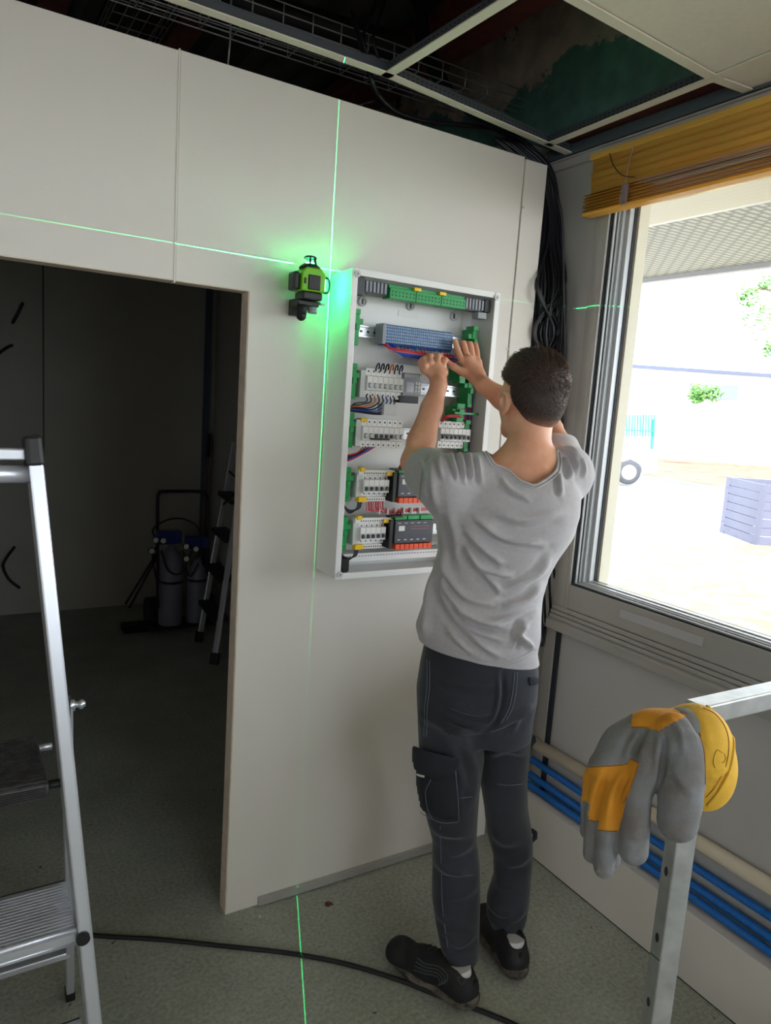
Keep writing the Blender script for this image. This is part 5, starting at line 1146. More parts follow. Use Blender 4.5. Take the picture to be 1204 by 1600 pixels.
def hairdo():
    v = Vol(npv(Hc)-(.13, .14, .13), npv(Hc)+(.13, .14, .16), .0035)
    v.ell(Hc+HU*.024-HF*.010, (HR, HF, HU), (.0805, .102, .094), 0); v.ell(Hc-HF*.045-HU*.030, (HR, HF, HU), (.064, .052, .070), .02)
    v.cut(Hc+HF*.062+HU*.030, HF*.93-HU*.35)                        # forehead line
    # below the ear line only the nape keeps hair
    s_ = v; sl, X_, Y_, Z_ = s_.loc(s_.lo, s_.lo+s_.h*s_.n, 0)
    fx = (X_-Hc.x)*HF.x+(Y_-Hc.y)*HF.y; uz = Z_-Hc.z
    face = np.minimum(fx+.004-np.clip(uz-.020, 0, 1)*2.2, .02-uz+.06); s_.d = np.maximum(s_.d, np.minimum(face, .05).astype(np.float32))
    s_.d = np.maximum(s_.d, ((-.098+.25*(fx+.08))-uz).astype(np.float32))
    sl = None
    V_, F_ = v.mesh(); V_ = relax(V_, F_, 2); rr = np.random.RandomState(3)
    rel = V_-npv(Hc); fxx = rel @ npv(HF); uzz = rel[:, 2]
    low = np.clip((uzz-(-.098+.25*(fxx+.08)))/.080, 0, 1); fr = np.clip((-.004+np.clip(uzz-.020, 0, 1)*2.2-fxx+.030)/.040, 0, 1); fr = np.where(uzz > .05, 1, fr); fade = low*fr
    V_ = V_-v.grad(V_)*((1-fade)**1.5*.0075)[:, None]
    o = vmesh('hair', V_, F_, M['hair'], man); at_ = o.data.attributes.new('fade', 'FLOAT', 'POINT'); at_.data.foreach_set('value', fade.astype(np.float32))
    # short combed strands over the cap of hair
    N_ = v.grad(V_); n = len(V_); pick = rr.choice(n, 9000); mb = MB(); vs = []; fs = []
    hc = npv(Hc); hf = npv(HF); hu = npv(HU); hr = npv(HR)
    for i in pick:
        if fade[i] < .45 and rr.random() > fade[i]: continue
        p = V_[i]; nn = N_[i]; rel = p-hc; top = np.clip((rel@hu-.0)/.09, 0, 1); front = np.clip((rel@hf)/.09, -1, 1)
        if rel@hu < -.085: continue
        flow = hf*(.9*top)+hu*(.15+.25*top+.35*max(front, 0))-hu*(1-top)*.9+hr*rr.normal(0, .22)
        flow = flow-nn*(flow@nn); flow /= np.linalg.norm(flow)+1e-6
        L_ = (.004+.022*top**1.1)*rr.uniform(.6, 1.25)*(.3+.7*fade[i]); dirv = flow*.85+nn*(.22+.34*top*rr.random()); dirv /= np.linalg.norm(dirv)
        side = np.cross(dirv, nn); side /= np.linalg.norm(side)+1e-6; w = .0010
        q0 = p-nn*.001; q1 = p+dirv*L_*.55; q2 = p+dirv*L_+flow*L_*.15-nn*L_*.1; b = len(vs)
        vs += [q0-side*w, q0+side*w, q0+nn*w*1.3, q1-side*w*.8, q1+side*w*.8, q1+nn*w, q2]
        fs += [(b, b+1, b+4, b+3), (b+1, b+2, b+5, b+4), (b+2, b, b+3, b+5), (b+3, b+4, b+6), (b+4, b+5, b+6), (b+5, b+3, b+6)]
    mb.add([tuple(x) for x in vs], fs, True); so_ = mb.build('hair_strand', mat('combed_hair_strand', rgb(92, 70, 62), .36, var=.35, vscale=90), o, fix=False); so_['kind'] = 'stuff'
hairdo()
def shirt():
    v = Vol((.95, 1.22, .90), (1.72, 1.90, 1.60), .0048)
    rd = .118
    S_ = [sec(1055, 668, 846, 1.50, .105), sec(1010, 655, 838, 1.50, .112), sec(985, 648, 843, 1.50, .112), sec(950, 660, 844, 1.50, .108), sec(925, 667, 846, 1.50, .108), sec(890, 677, 856, 1.50, .112), sec(865, 684, 869, 1.49, .118),
          sec(830, 681, 893, 1.485, .12), sec(795, 676, 903, 1.48, .12), sec(765, 676, 905, 1.475, .108), sec(742, 690, 895, 1.475, .085), sec(722, 735, 872, 1.475, .06)]
    v.loft(S_, E1, E2v, 0)
    v.cap(shL+Vector((.01, 0, .004)), shR, .060, .062, .03, flat=(E2v, 1.0)); v.cap(NB-HU*.025, shL, .052, .060, .03); v.cap(NB-HU*.025, shR, .052, .060, .03)
    # sleeves
    aL = shL.lerp(elL, .74); v.cap(shL+Vector((0, 0, -.012)), aL+Vector((0, 0, -.006)), .070, .066, .03); v.cap(shL+Vector((.01, 0, -.05)), aL+Vector((.004, 0, -.028)), .055, .048, .03)
    aR = shR.lerp(elR, .62); v.cap(shR+Vector((0, 0, -.01)), aR, .068, .064, .03)
    v.smooth(2)
    V_, F_ = v.mesh(); V_ = relax(V_, F_, 3)
    folds = [([(745, 812), (790, 842), (850, 850)], 5, .006), ([(728, 830), (760, 862), (785, 880)], 5, .006), ([(725, 850), (752, 885), (800, 900)], 5, .006), ([(735, 880), (765, 905), (782, 925)], 5, .005),
             ([(688, 880), (700, 925), (740, 965), (805, 985)], 5, .006), ([(684, 900), (700, 950), (745, 1000), (780, 1025)], 5.5, .006), ([(712, 950), (742, 985), (785, 1000)], 4.5, .005), ([(700, 985), (718, 1003), (738, 1020)], 5, .005),
             ([(674, 880), (668, 950), (664, 1000)], 6, .006), ([(690, 925), (715, 955), (765, 972), (835, 950)], 5, .005), ([(845, 915), (820, 938), (780, 948)], 5, .005), ([(822, 975), (810, 990), (822, 1008)], 5, .008), ([(800, 1010), (815, 1000), (832, 1012)], 4, .006),
             ([(690, 860), (700, 900), (730, 935), (775, 945)], 5, .005), ([(860, 870), (835, 900), (790, 918)], 6, .004), ([(770, 800), (820, 812), (880, 800)], 8, .004), ([(700, 800), (712, 840), (716, 880)], 7, .003),
             ([(703, 700), (708, 722), (716, 748)], 3.5, .005), ([(715, 702), (722, 725), (726, 752)], 3.5, .005), ([(730, 705), (736, 728), (738, 752)], 3.5, .005), ([(745, 712), (748, 732), (752, 757)], 3.5, .004), ([(690, 700), (688, 722), (690, 745)], 4, .004),
             ([(882, 715), (888, 728), (892, 748)], 3.5, .005), ([(876, 698), (896, 712), (906, 738)], 3.5, .005), ([(872, 740), (874, 755), (876, 775)], 3.5, .004), ([(888, 702), (908, 720), (913, 745)], 3, .004), 
             ([(780, 745), (800, 768), (828, 780)], 4, .003), ([(662, 720), (666, 750), (662, 785)], 5, .005), ([(678, 712), (676, 750), (680, 790)], 5, .004)]
    V_ = strokes(v, V_, folds, 2.8)
    o = vmesh('shirt', V_, F_, M['shirt'], man); bm = bmesh.new(); bm.from_mesh(o.data)
    def trim(c, n, R):                                              # cut the cloth open with a plane, only near c
        c = Vector(c); n = Vector(n).normalized(); fs = [f for f in bm.faces if (f.calc_center_median()-c).length < R]; g = set(fs)
        for f in fs: g.update(f.edges); g.update(f.verts)
        r = bmesh.ops.bisect_plane(bm, geom=list(g), dist=1e-5, plane_co=c, plane_no=n)
        dl = [f for f in bm.faces if (f.calc_center_median()-c).length < R and (f.calc_center_median()-c).dot(n) > 0]; bmesh.ops.delete(bm, geom=dl, context='FACES')
    trim(shL.lerp(elL, .66), elL-shL, .12); trim(shR.lerp(elR, .48), elR-shR, .11)
    trim(Q(745, 1016, 1.5), Vector((-.10, .06, -1)), .5)
    H3, _, _ = v.hit([766, 866, 824], [711, 706, 756]); pn = np.cross(H3[1]-H3[0], H3[2]-H3[0]); pn = pn if pn[2] > 0 else -pn
    (ax_, ay_), (bx_, by_), (cx_, cy_) = [(h_[0], h_[1]) for h_ in H3]; D2 = 2*(ax_*(by_-cy_)+bx_*(cy_-ay_)+cx_*(ay_-by_))
    ux = ((ax_**2+ay_**2)*(by_-cy_)+(bx_**2+by_**2)*(cy_-ay_)+(cx_**2+cy_**2)*(ay_-by_))/D2; uy = ((ax_**2+ay_**2)*(cx_-bx_)+(bx_**2+by_**2)*(ax_-cx_)+(cx_**2+cy_**2)*(bx_-ax_))/D2
    Rc = min(math.hypot(ax_-ux, ay_-uy), .10)*1.06; c3 = Vector(H3.mean(0)); n3 = Vector(pn).normalized()
    near = lambda f: (lambda c: math.hypot(c.x-ux, c.y-uy) < Rc and c.z > 1.40)(f.calc_center_median())
    fs = [f for f in bm.faces if near(f)]; g = set(fs)
    for f in fs: g.update(f.edges); g.update(f.verts)
    bmesh.ops.bisect_plane(bm, geom=list(g), dist=1e-5, plane_co=c3, plane_no=n3)
    bmesh.ops.delete(bm, geom=[f for f in bm.faces if near(f) and (f.calc_center_median()-c3).dot(n3) > 0], context='FACES')
    mid = Vector(((H3[0]+H3[1])/2).tolist()); sd_ = Vector((H3[1]-H3[0]).tolist()); fw_ = Vector((-sd_.y, sd_.x, 0)).normalized(); n4 = sd_.cross(fw_*.10+Vector((0, 0, -.040))).normalized(); n4 = n4 if n4.z > 0 else -n4
    fs = [f for f in bm.faces if near(f) and (f.calc_center_median()-mid).dot(fw_) > -.004]; g = set(fs)
    for f in fs: g.update(f.edges); g.update(f.verts)
    bmesh.ops.bisect_plane(bm, geom=list(g), dist=1e-5, plane_co=mid, plane_no=n4)
    bmesh.ops.delete(bm, geom=[f for f in bm.faces if near(f) and (f.calc_center_median()-mid).dot(fw_) > -.004 and (f.calc_center_median()-mid).dot(n4) > 0], context='FACES')
    bm.verts.ensure_lookup_table(); seen = set(); best = []                  # drop loose flakes
    for v0 in bm.verts:
        if v0 in seen: continue
        st_ = [v0]; grp = []; seen.add(v0)
        while st_:
            q_ = st_.pop(); grp.append(q_)
            for e_ in q_.link_edges:
                w_ = e_.other_vert(q_)
                if w_ not in seen: seen.add(w_); st_.append(w_)
        if len(grp) > len(best):
            if best: bmesh.ops.delete(bm, geom=best, context='VERTS')
            best = grp
        else: bmesh.ops.delete(bm, geom=grp, context='VERTS')
    rim = [e_ for e_ in bm.edges if e_.is_boundary and all(math.hypot(w_.co.x-ux, w_.co.y-uy) < Rc*1.6 and w_.co.z > 1.38 for w_ in e_.verts)]
    adj = {}
    for e_ in rim:
        for a_ in e_.verts: adj.setdefault(a_, []).append(e_.other_vert(a_))
    loops = []; seen = set()
    for v0 in adj:
        if v0 in seen: continue
        lp = [v0]; seen.add(v0)
        while True:
            nx = [w_ for w_ in adj[lp[-1]] if w_ not in seen]
            if not nx: break
            lp.append(nx[0]); seen.add(nx[0])
        loops.append(lp)
    lp = max(loops, key=len); print('neck loop', len(lp), [len(l) for l in loops])
    P_ = np.array([tuple(w_.co) for w_ in lp])
    for _ in range(14): P_ = .25*np.roll(P_, 1, 0)+.5*P_+.25*np.roll(P_, -1, 0)
    for w_, q_ in zip(lp, P_): w_.co = Vector(q_)
    v.rim = [Vector(q_) for q_ in P_[::2]]
    bm.to_mesh(o.data); bm.free(); so_ = o.modifiers.new('cloth', 'SOLIDIFY'); so_.thickness = .004; so_.offset = -1
    return v
VS = shirt()
seam(VS, [(676, 702), (662, 725), (656, 755), (655, 785)], 'sleeve_hem', M['shirt'], man, r=.0018)
for off in (0, 5): seam(VS, [(668, 995-off), (700, 1018-off), (745, 1036-off), (790, 1040-off), (832, 1022-off)], 'hem_stitch', M['shirt'], man, r=.0010, lift=.0005)
def neckband():
    P_ = np.array([tuple(q) for q in VS.rim]); c_ = P_.mean(0); t = MB()
    t.tube([Vector(q) for q in P_], .0036, 8, closed=True); out = P_-c_; out[:, 2] = 0; out /= np.linalg.norm(out, axis=1)[:, None]
    Q_ = P_+out*.008; Q_[:, 2] -= .004; d_ = VS.sample(Q_); Q_ -= VS.grad(Q_)*d_[:, None]; t.tube([Vector(q) for q in Q_], .0030, 8, closed=True); t.build('neckband', M['shirt'], man)
neckband()
st = MB()
for pts in ([(803, 1050), (801, 1075), (795, 1105), (783, 1128), (772, 1140)], [(807, 1050), (806, 1075), (800, 1105), (788, 1128)], [(668, 1030), (668, 1070), (664, 1110), (663, 1150)], [(672, 1032), (672, 1070), (668, 1110), (667, 1150)],
            [(717, 1246), (735, 1244), (747, 1240)], [(777, 1224), (795, 1226), (815, 1224)], [(688, 1290), (690, 1350), (692, 1420), (700, 1480)], [(690, 1365), (715, 1368), (740, 1366)]):
    seam(VT, pts, 'x', None, None, r=.0008, lift=.0030, mb=st)
st.build('stitching', M['stitch'], man)
pk = skin_patch(VT, [(652, 1195), (672, 1200), (700, 1206), (713, 1196), (716, 1240), (717, 1278), (698, 1280), (672, 1270), (658, 1262), (652, 1230)], 'cargo_pocket', M['denim2'], man, lift=.004, thick=.004, puff=.010)
fp_ = skin_patch(VT, [(652, 1166), (656, 1164), (685, 1172), (716, 1180), (713, 1194), (704, 1206), (694, 1212), (672, 1206), (652, 1198), (651, 1180)], 'pocket_flap', M['denim2'], man, lift=.015, thick=.005, puff=.006)
vv = skin_patch(VT, [(661, 1205), (670, 1206), (670, 1209), (661, 1208)], 'pocket_tag', M['white'], man, lift=.020, thick=.002, step=1.0)
ps = MB()
for pts in ([(656, 1169), (684, 1176), (714, 1183)], [(711, 1197), (714, 1240), (715, 1276)], [(660, 1262), (690, 1277), (714, 1277)], [(678, 1212), (671, 1232), (674, 1258), (680, 1272)]): seam(VT, pts, 'x', None, None, r=.0008, lift=.0185, mb=ps)
ps.build('stitching', M['stitch'], man)
skin_patch(VT, [(825, 1058), (838, 1058), (839, 1068), (826, 1070)], 'back_pocket', M['denim2'], man, lift=.003, thick=.003)
# right cargo pocket: only its corner and strap show past the thigh
b_ = MB(); q = Q(835, 1160, 1.47); b_.prism([q+Vector((-.03, 0, .02)), q+Vector((.012, .01, .012)), q+Vector((.020, .012, -.008)), q+Vector((.010, .01, -.012)), q+Vector((-.03, 0, -.05))], (.004, .05, 0)); b_.build('cargo_pocket', M['denim2'], man, bevel=.003)
b_ = MB(); q = Q(833, 1306, 1.50); b_.tube([q+Vector((-.01, 0, .02)), q+Vector((.006, 0, .008)), q+Vector((.008, 0, -.008)), q+Vector((-.008, 0, -.014))], .0075, 8); b_.build('strap', M['denim2'], man)
# ---- shoes
def shoe(heel, toe, name, topin=0.0, side=1):
    h = Vector(heel); t = Vector(toe); f = (t-h); L_ = f.length; f.normalize(); n = Vector((-f.y, f.x, 0)); U = Vector((0, 0, 1))
    v = Vol(npv(h)-(.36, .12, .02), npv(h)+(.36, .42, .17), .004)
    def pt(a, b, z): return h+f*(a*L_)+n*b+U*z
    # upper
    v.cap(pt(.14, 0, .070), pt(.16, 0, .098), .038, .036, .02, flat=(n, 1.05)); v.cap(pt(.12, 0, .046), pt(.30, 0, .056), .040, .038, .03)
    v.cap(pt(.28, 0, .085), pt(.58, 0, .060), .036, .034, .03, flat=(n, .93)); v.cap(pt(.50, 0, .052), pt(.86, 0, .038), .038, .034, .03, flat=(n, .88)); v.cap(pt(.84, -.006, .034), pt(.84, .006, .034), .036, k=.03)
    v.cap(pt(.115, 0, .115), pt(.24, 0, .125), .024, .024, .008, op='sub')
    v.cut(pt(0, 0, .024), -U)
    V_, F_ = v.mesh(); V_ = relax(V_, F_, 2); o = vmesh(name, V_, F_, M['shoe'], man)
    # chunky sculpted sole
    s = Vol(npv(h)-(.36, .12, .02), npv(h)+(.36, .42, .12), .004)
    s.cap(pt(.12, 0, .026), pt(.30, 0, .022), .042, .036, .02, flat=(U, 1.75)); s.cap(pt(.30, 0, .022), pt(.60, 0, .020), .036, .044, .02, flat=(U, 1.95)); s.cap(pt(.6, 0, .020), pt(.86, 0, .024), .044, .038, .02, flat=(U, 1.9)); s.cap(pt(.08, 0, .040), pt(.16, 0, .034), .036, .038, .015, flat=(U, 1.5))
    s.cut(pt(0, 0, .0005), -U)
    V_, F_ = s.mesh(); V_ = relax(V_, F_, 1); vmesh('sole', V_, F_, M['sole'], o)
    return v, pt, o
hL, tL = Vector((1.222, 1.352, 0)), Vector((1.118, 1.640, 0)); hR, tR = Vector((1.405, 1.375, 0)), Vector((1.470, 1.640, 0))
svL, ptL, shoeL = shoe(hL, tL, 'shoe'); svR, ptR, shoeR = shoe(hR, tR, 'shoe')
M['grey_rib'] = mat('grey_shoe_rib', rgb(72, 74, 78), .5)
for k in range(4):
    seam(svL, [(650-2*k+2, 1508-5+k*6.2-6), (664, 1512+k*5-6), (684-k*1.2, 1514+k*5-4), (697-k*3.5, 1521+k*3.6), (699-k*4.2, 1530+k*2.5), (694-k*3.5, 1537+k*1)], 'stripe', M['grey_rib'], shoeL, r=.0016, lift=.0006)
tri = MB(); seam(svL, [(714, 1527), (728, 1527), (721, 1539), (714, 1527)], 'x', None, None, r=.0009, lift=.0006, n=3, mb=tri)
if tri.v: tri.build('triangle_emblem', M['grey_rib'], shoeL)
def lace(sv, pt, par):
    m = MB()
    for k in range(5):
        a = .34+.055*k; pp = []
        for b in np.linspace(-.024, .024, 7):
            z = .16
            P_ = npv(pt(a, b, .16))
            for _ in range(60):
                if sv.sample(P_[None])[0] < .0015: break
                P_[2] -= .002
            pp.append(Vector(P_))
        m.tube(pp, .0028, 6)
    m.build('lace', M['shoe'], par)
lace(svL, ptL, shoeL); lace(svR, ptR, shoeR)
for pt, o, an in ((ptL, shoeL, anL), (ptR, shoeR, anR)):
    MB().tube([pt(.17, 0, .080), pt(.19, 0, .108)], [.034, .033], 16).build('sock', M['sock'], man)
    m = MB(); m.box((-.006, -.003, -.012), (.006, .003, .012)); c = pt(.005, 0, .085); m.v = [tuple(Vector(q)+c) for q in m.v]; m.build('heel_tab', M['shoe'], o)
# ================================================================ STEP LADDER at the left
def stepladder():
    B0 = Vector((.266, 1.351, 0)); T0 = Vector((.144, 1.551, 1.53)); W = Vector((-.46, 0, 0)); at = lambda z: B0.lerp(T0, z/1.53)
    e = empty('step_ladder', (.05, 1.6, 0), 'aluminium step ladder with a black top tread standing at the left of the doorway', 'ladder')
    ax = (T0-B0).normalized(); M['alu_s'] = mat('ladder_stile_aluminium', rgb(204, 206, 214), .32, .6, bump=.1, bscale=50, var=.08, vscale=10, stretch=(1, 1, .12))
    up = Vector((1, 0, 0))
    for s, w in enumerate((Vector((0, 0, 0)), W)):
        a = B0+w; b = T0+w; m = MB()
        m.bar(a+ax*.03, b-ax*.02, .060, .026, up=(1, 0, 0)); o = m.build('stile', M['alu_s'], e, bevel=.004)
        m = MB(); sd = 1 if s == 0 else -1; m.bar(a+ax*.03+up*.0135*sd, b-ax*.02+up*.0135*sd, .040, .0015, up=(1, 0, 0)); m.build('stile_groove', M['alu'], o)
        MB().bar(a-ax*.0, a+ax*.06, .066, .032, up=(1, 0, 0)).build('foot', M['rubber'], e, bevel=.004)
        MB().bar(b-ax*.05, b+ax*.012, .064, .032, up=(1, 0, 0)).build('end_cap', M['black'], e, bevel=.008)
    MB().bar(T0-ax*.035+Vector((-.012, .012, .01)), T0+W-ax*.035+Vector((.012, .012, .01)), .03, .022).build('top_rail', M['alu_s'], e, bevel=.003)
    MB().tube([T0-ax*.062+Vector((-.01, -.006, 0)), T0+W-ax*.062+Vector((.01, -.006, 0))], .017, 16).build('top_tube', M['alu_s'], e)
    # black ribbed top tread
    zt = .875; c0 = onp(75, 1225, 2, zt); c1 = onp(60, 1148, 2, zt); yf, yb = c0.y, c1.y; xr = (c0.x+c1.x)/2
    M['worn'] = mat('worn_black_tread', rgb(30, 30, 33), .3, var=.9, vscale=70, vcol=rgb(78, 76, 78), bump=.4, bscale=160)
    m = MB(); m.box((xr-.44, yf, zt-.032), (xr, yb, zt)); o = m.build('top_tread', M['worn'], e, bevel=.008, seg=3)
    r = MB(); y = yf+.012
    while y < yb-.008: r.box((xr-.435, y, zt-.0005), (xr-.006, y+.004, zt+.0022)); y += .0085
    r.build('tread_rib', M['worn'], o, bevel=.0006, seg=1)
    r = MB()
    for k in range(5): r.box((xr-.436, yf-.0015, zt-.026+.0046*k), (xr-.006, yf+.002, zt-.0238+.0046*k))
    r.build('tread_rib', M['black'], o)
    p = at(zt-.02); MB().tube([(xr-.01, yf+.03, zt-.018), (p.x+.004, p.y+.012, zt-.02)], .009, 10).build('tread_pivot', M['black'], e)
    p = at(zt); MB().tube([(xr-.02, yb-.03, zt-.016), (p.x-.008, yb-.03, zt-.018)], .008, 10).build('tread_bar', M['alu'], e)
    # two aluminium steps
    for zs, lab in ((.575, 1), (.26, 0)):
        p = at(zs); m = MB(); x0 = p.x-.014; x1 = p.x-.446; yf = p.y-.022; yb = yf+.165-.0*lab
        m.box((x1, yf, zs-.006), (x0, yb, zs)); m.box((x1, yf-.002, zs-.034), (x0, yf+.004, zs)); m.box((x1, yb-.004, zs-.030), (x0, yb, zs)); m.tube([(x1, yf+.002, zs-.004), (x0, yf+.002, zs-.004)], .007, 10); m.tube([(x1, yf+.002, zs-.030), (x0, yf+.002, zs-.030)], .006, 10)
        o = m.build('step', M['alu_s'], e); r = MB(); y = yf+.014
        while y < yb-.01: r.box((x1+.002, y, zs-.0002), (x0-.002, y+.003, zs+.0016)); y += .0095
        r.build('step_rib', M['alu_s'], o)
        MB().tube([(p.x-.004, p.y-.030, zs-.016), (p.x-.004, p.y-.040, zs-.016)], .013, 14).build('step_plug', M['black'], e)
    # hinge bolt and rear legs
    h = at(1.0)+Vector((.016, .030, 0)); f = Vector((.262, 1.893, .0))
    for s, w in enumerate((Vector((0, 0, 0)), W)):
        sd = 1 if s == 0 else -1; hh = h+w if s == 0 else h+w+Vector((-.032, 0, 0)); ff = f+w; d = (hh-ff).normalized()
        MB().bar(ff+d*.03, hh, .026, .020, up=(1, 0, 0)).build('rear_leg', M['alu_s'], e, bevel=.003)
        MB().bar(ff, ff+d*.04, .030, .024, up=(1, 0, 0)).build('foot', M['rubber'], e, bevel=.003)
        b = MB(); b.tube([hh-Vector((.01*sd, 0, 0)), hh+Vector((.014*sd, 0, 0))], .012, 12); b.tube([hh+Vector((.014*sd, 0, 0)), hh+Vector((.034*sd, 0, 0))], .007, 10); b.tube([hh+Vector((.022*sd, 0, 0)), hh+Vector((.030*sd, 0, 0))], .0105, 6); b.build('hinge_bolt', M['steel'], e)
        MB().box((min(hh.x-.012*sd, hh.x+.004*sd), hh.y-.02, hh.z-.03), (max(hh.x-.012*sd, hh.x+.004*sd), hh.y+.02, hh.z+.03)).build('hinge_plate', M['black'], e, bevel=.003)
    for k in (.20,):
        q = f.lerp(h, k); MB().bar(q, q+W, .03, .018).build('rear_brace', M['alu_s'], e, bevel=.003)
stepladder()
# ================================================================ STEEL FRAME in the right foreground
def frame():
    P0 = Vector((1.052, .694, 0)); e = empty('steel_frame', P0, 'galvanised square tube frame standing in the right foreground', 'metal frame'); s = .036; zt = 1.168
    rot = Matrix.Rotation(math.radians(-24), 4, 'Z')
    def post(P, parent):
        m = MB(); m.box((-s/2, -s/2, 0), (s/2, s/2, zt-.0), None); m.v = [tuple(rot @ Vector(v)+P) for v in m.v]; o = m.build('post', M['galv'], parent, bevel=.003)
        h = MB(); n1 = rot @ Vector((-1, 0, 0)); 
        for z in [1.02-.125*k for k in range(8)]:
            c = P+n1*(s/2)+Vector((0, 0, z)); u = rot @ Vector((0, 1, 0)); vs = [c+n1*.0006+u*(.0052*math.cos(a))+Vector((0, 0, .0085*math.sin(a))) for a in np.linspace(0, 2*PI, 14, endpoint=False)]; h.prism(vs, -n1*.002)
        h.build('punched_hole', M['gasket'], o)
        sc_ = MB()
        for z in (.735, .56): c = P+n1*(s/2+.0004)+Vector((0, 0, z)); u = rot @ Vector((0, 1, 0)); sc_.bar(c-u*.016+Vector((0, 0, .004)), c+u*.014-Vector((0, 0, .006)), .0012, .0008)
        sc_.build('scratch_line', M['gasket'], o); return o
    post(P0, e); post(P0+Vector((.86, 0, 0)), e) if False else None
    P1 = P0+Vector((.80, -.02, 0))
    MB().bar((P0.x-.012, P0.y, zt+.014), (P1.x+.018, P1.y, zt+.014), .036, .034).build('top_rail', M['galv'], e, bevel=.003)
    post(P1, e); MB().bar((P0.x, P0.y, .16), (P1.x, P1.y, .16), .03, .03).build('lower_rail', M['galv'], e, bevel=.002)
frame()
# ================================================================ WORK GLOVE hung over the corner of the frame
def glove():
    e = empty('work_glove', atd(1085, 1130, 1.14), 'grey and orange leather work glove with a yellow cuff draped over the steel frame corner', 'glove')
    gm = mat('grey_suede', rgb(124, 128, 132), .95, bump=.5, bscale=260, var=.25, vscale=22, vcol=rgb(112, 106, 102)); go = mat('orange_glove_cloth', rgb(216, 146, 36), .85, bump=.3, bscale=420, var=.12, vscale=30)
    gy = mat('yellow_cuff_cloth', rgb(226, 176, 54), .8, bump=.3, bscale=380, var=.14, vscale=26); gs = mat('orange_stitch', rgb(150, 96, 30), .8)
    A_ = lambda x, y, d: atd(x, y, d)
    v = Vol(npv(A_(1000, 1240, 1.12))-.19, npv(A_(1000, 1240, 1.12))+.19, .0028)
    v.ell(A_(1022, 1158, 1.13), (E1, (0, 0, 1), E2v), (.060, .034, .036), 0)
    v.chain([A_(1065, 1140, 1.13), A_(1020, 1150, 1.125), A_(975, 1170, 1.12), A_(945, 1200, 1.115)], [.034, .036, .032, .026], .02)
    for pts, rs in (([(1030, 1140, 1.15), (955, 1172, 1.145), (925, 1215, 1.14), (920, 1258, 1.135), (917, 1300, 1.13)], [.024, .021, .014, .0125, .0115]),
                    ([(1035, 1142, 1.13), (965, 1175, 1.125), (941, 1222, 1.115), (930, 1275, 1.11), (923, 1335, 1.105)], [.026, .022, .017, .0165, .0125]),
                    ([(1040, 1148, 1.11), (988, 1180, 1.105), (966, 1232, 1.095), (950, 1290, 1.09), (943, 1356, 1.085)], [.028, .024, .019, .0185, .0155]),
                    ([(1050, 1150, 1.09), (1012, 1190, 1.08), (994, 1240, 1.072), (991, 1290, 1.068), (989, 1328, 1.065)], [.026, .024, .0215, .0215, .0215]),
                    ([(1052, 1140, 1.09), (1066, 1170, 1.07), (1067, 1215, 1.055), (1062, 1252, 1.048), (1058, 1284, 1.045)], [.026, .029, .030, .030, .0285])):
        P_ = [A_(*p) for p in pts]; v.chain(P_, rs, .0035)
    v.cap(A_(956, 1310, 1.12), A_(958, 1345, 1.12), .012, .011, .003)
    v.smooth(1); V_, F_ = v.mesh(); V_ = relax(V_, F_, 2)
    V_ = strokes(v, V_, [([(1040, 1120), (1060, 1140), (1070, 1180)], 6, .003), ([(1000, 1140), (985, 1165), (975, 1190)], 6, .004), ([(1020, 1135), (1008, 1160), (1000, 1185)], 6, .004), ([(1038, 1150), (1034, 1190), (1030, 1225)], 5, -.006), ([(950, 1200), (935, 1240), (928, 1275)], 5, -.004), ([(985, 1205), (965, 1240), (955, 1290)], 5, -.004),
                               ([(1050, 1200), (1070, 1230), (1085, 1240)], 7, .003), ([(980, 1300), (1000, 1310), (1008, 1300)], 6, .002)], 1.0)
    o = vmesh('hand', V_, F_, [gm, go], e)
    fc = V_[F_].mean(1); X2, Y2 = px_of(fc)
    def inside(poly):
        P_ = poly; r = np.zeros(X2.shape, bool); j = len(P_)-1
        for i in range(len(P_)):
            xi, yi = P_[i]; xj, yj = P_[j]; r ^= ((yi > Y2) != (yj > Y2)) & (X2 < (xj-xi)*(Y2-yi)/(yj-yi+1e-9)+xi); j = i
        return r
    z1 = [(900, 1202), (922, 1198), (950, 1196), (980, 1193), (984, 1186), (998, 1192), (990, 1215), (978, 1250), (966, 1298), (934, 1297), (936, 1283), (918, 1281), (921, 1256), (900, 1246)]
    z2 = [(985, 1136), (990, 1100), (1041, 1100), (1072, 1118), (1050, 1130), (1028, 1142), (1008, 1136)]
    mi = (inside(z1) | inside(z2)).astype(np.int32); o.data.polygons.foreach_set('material_index', mi)
    # cuff
    c = Vol(npv(A_(1095, 1185, 1.14))-.12, npv(A_(1095, 1185, 1.14))+.12, .003)
    ra = Vector(tuple(_R[0])); ua = Vector(tuple(_R[1])); fa = Vector(tuple(_R[2])); a1 = (ra*.97+ua*.24); a2 = (ua*.97-ra*.24)
    c.ell(A_(1088, 1184, 1.150), (a1, a2, fa), (.0590, .084, .050), 0); c.cap(A_(1045, 1150, 1.13), A_(1090, 1150, 1.14), .034, .044, .02)
    c.cut(A_(1043, 1150, 1.13), -a1)
    c.smooth(1); V_, F_ = c.mesh(); V_ = relax(V_, F_, 2)
    V_ = strokes(c, V_, [([(1080, 1110), (1100, 1130), (1110, 1180)], 8, .002), ([(1105, 1215), (1120, 1210), (1135, 1200)], 7, .003)], 1.0)
    cuff = vmesh('cuff', V_, F_, gy, e)
    seam(c, [(1103, 1104), (1124, 1112), (1140, 1135), (1145, 1165), (1139, 1203), (1122, 1236), (1104, 1258)], 'cuff_binding', gy, cuff, r=.0022, lift=.0008)
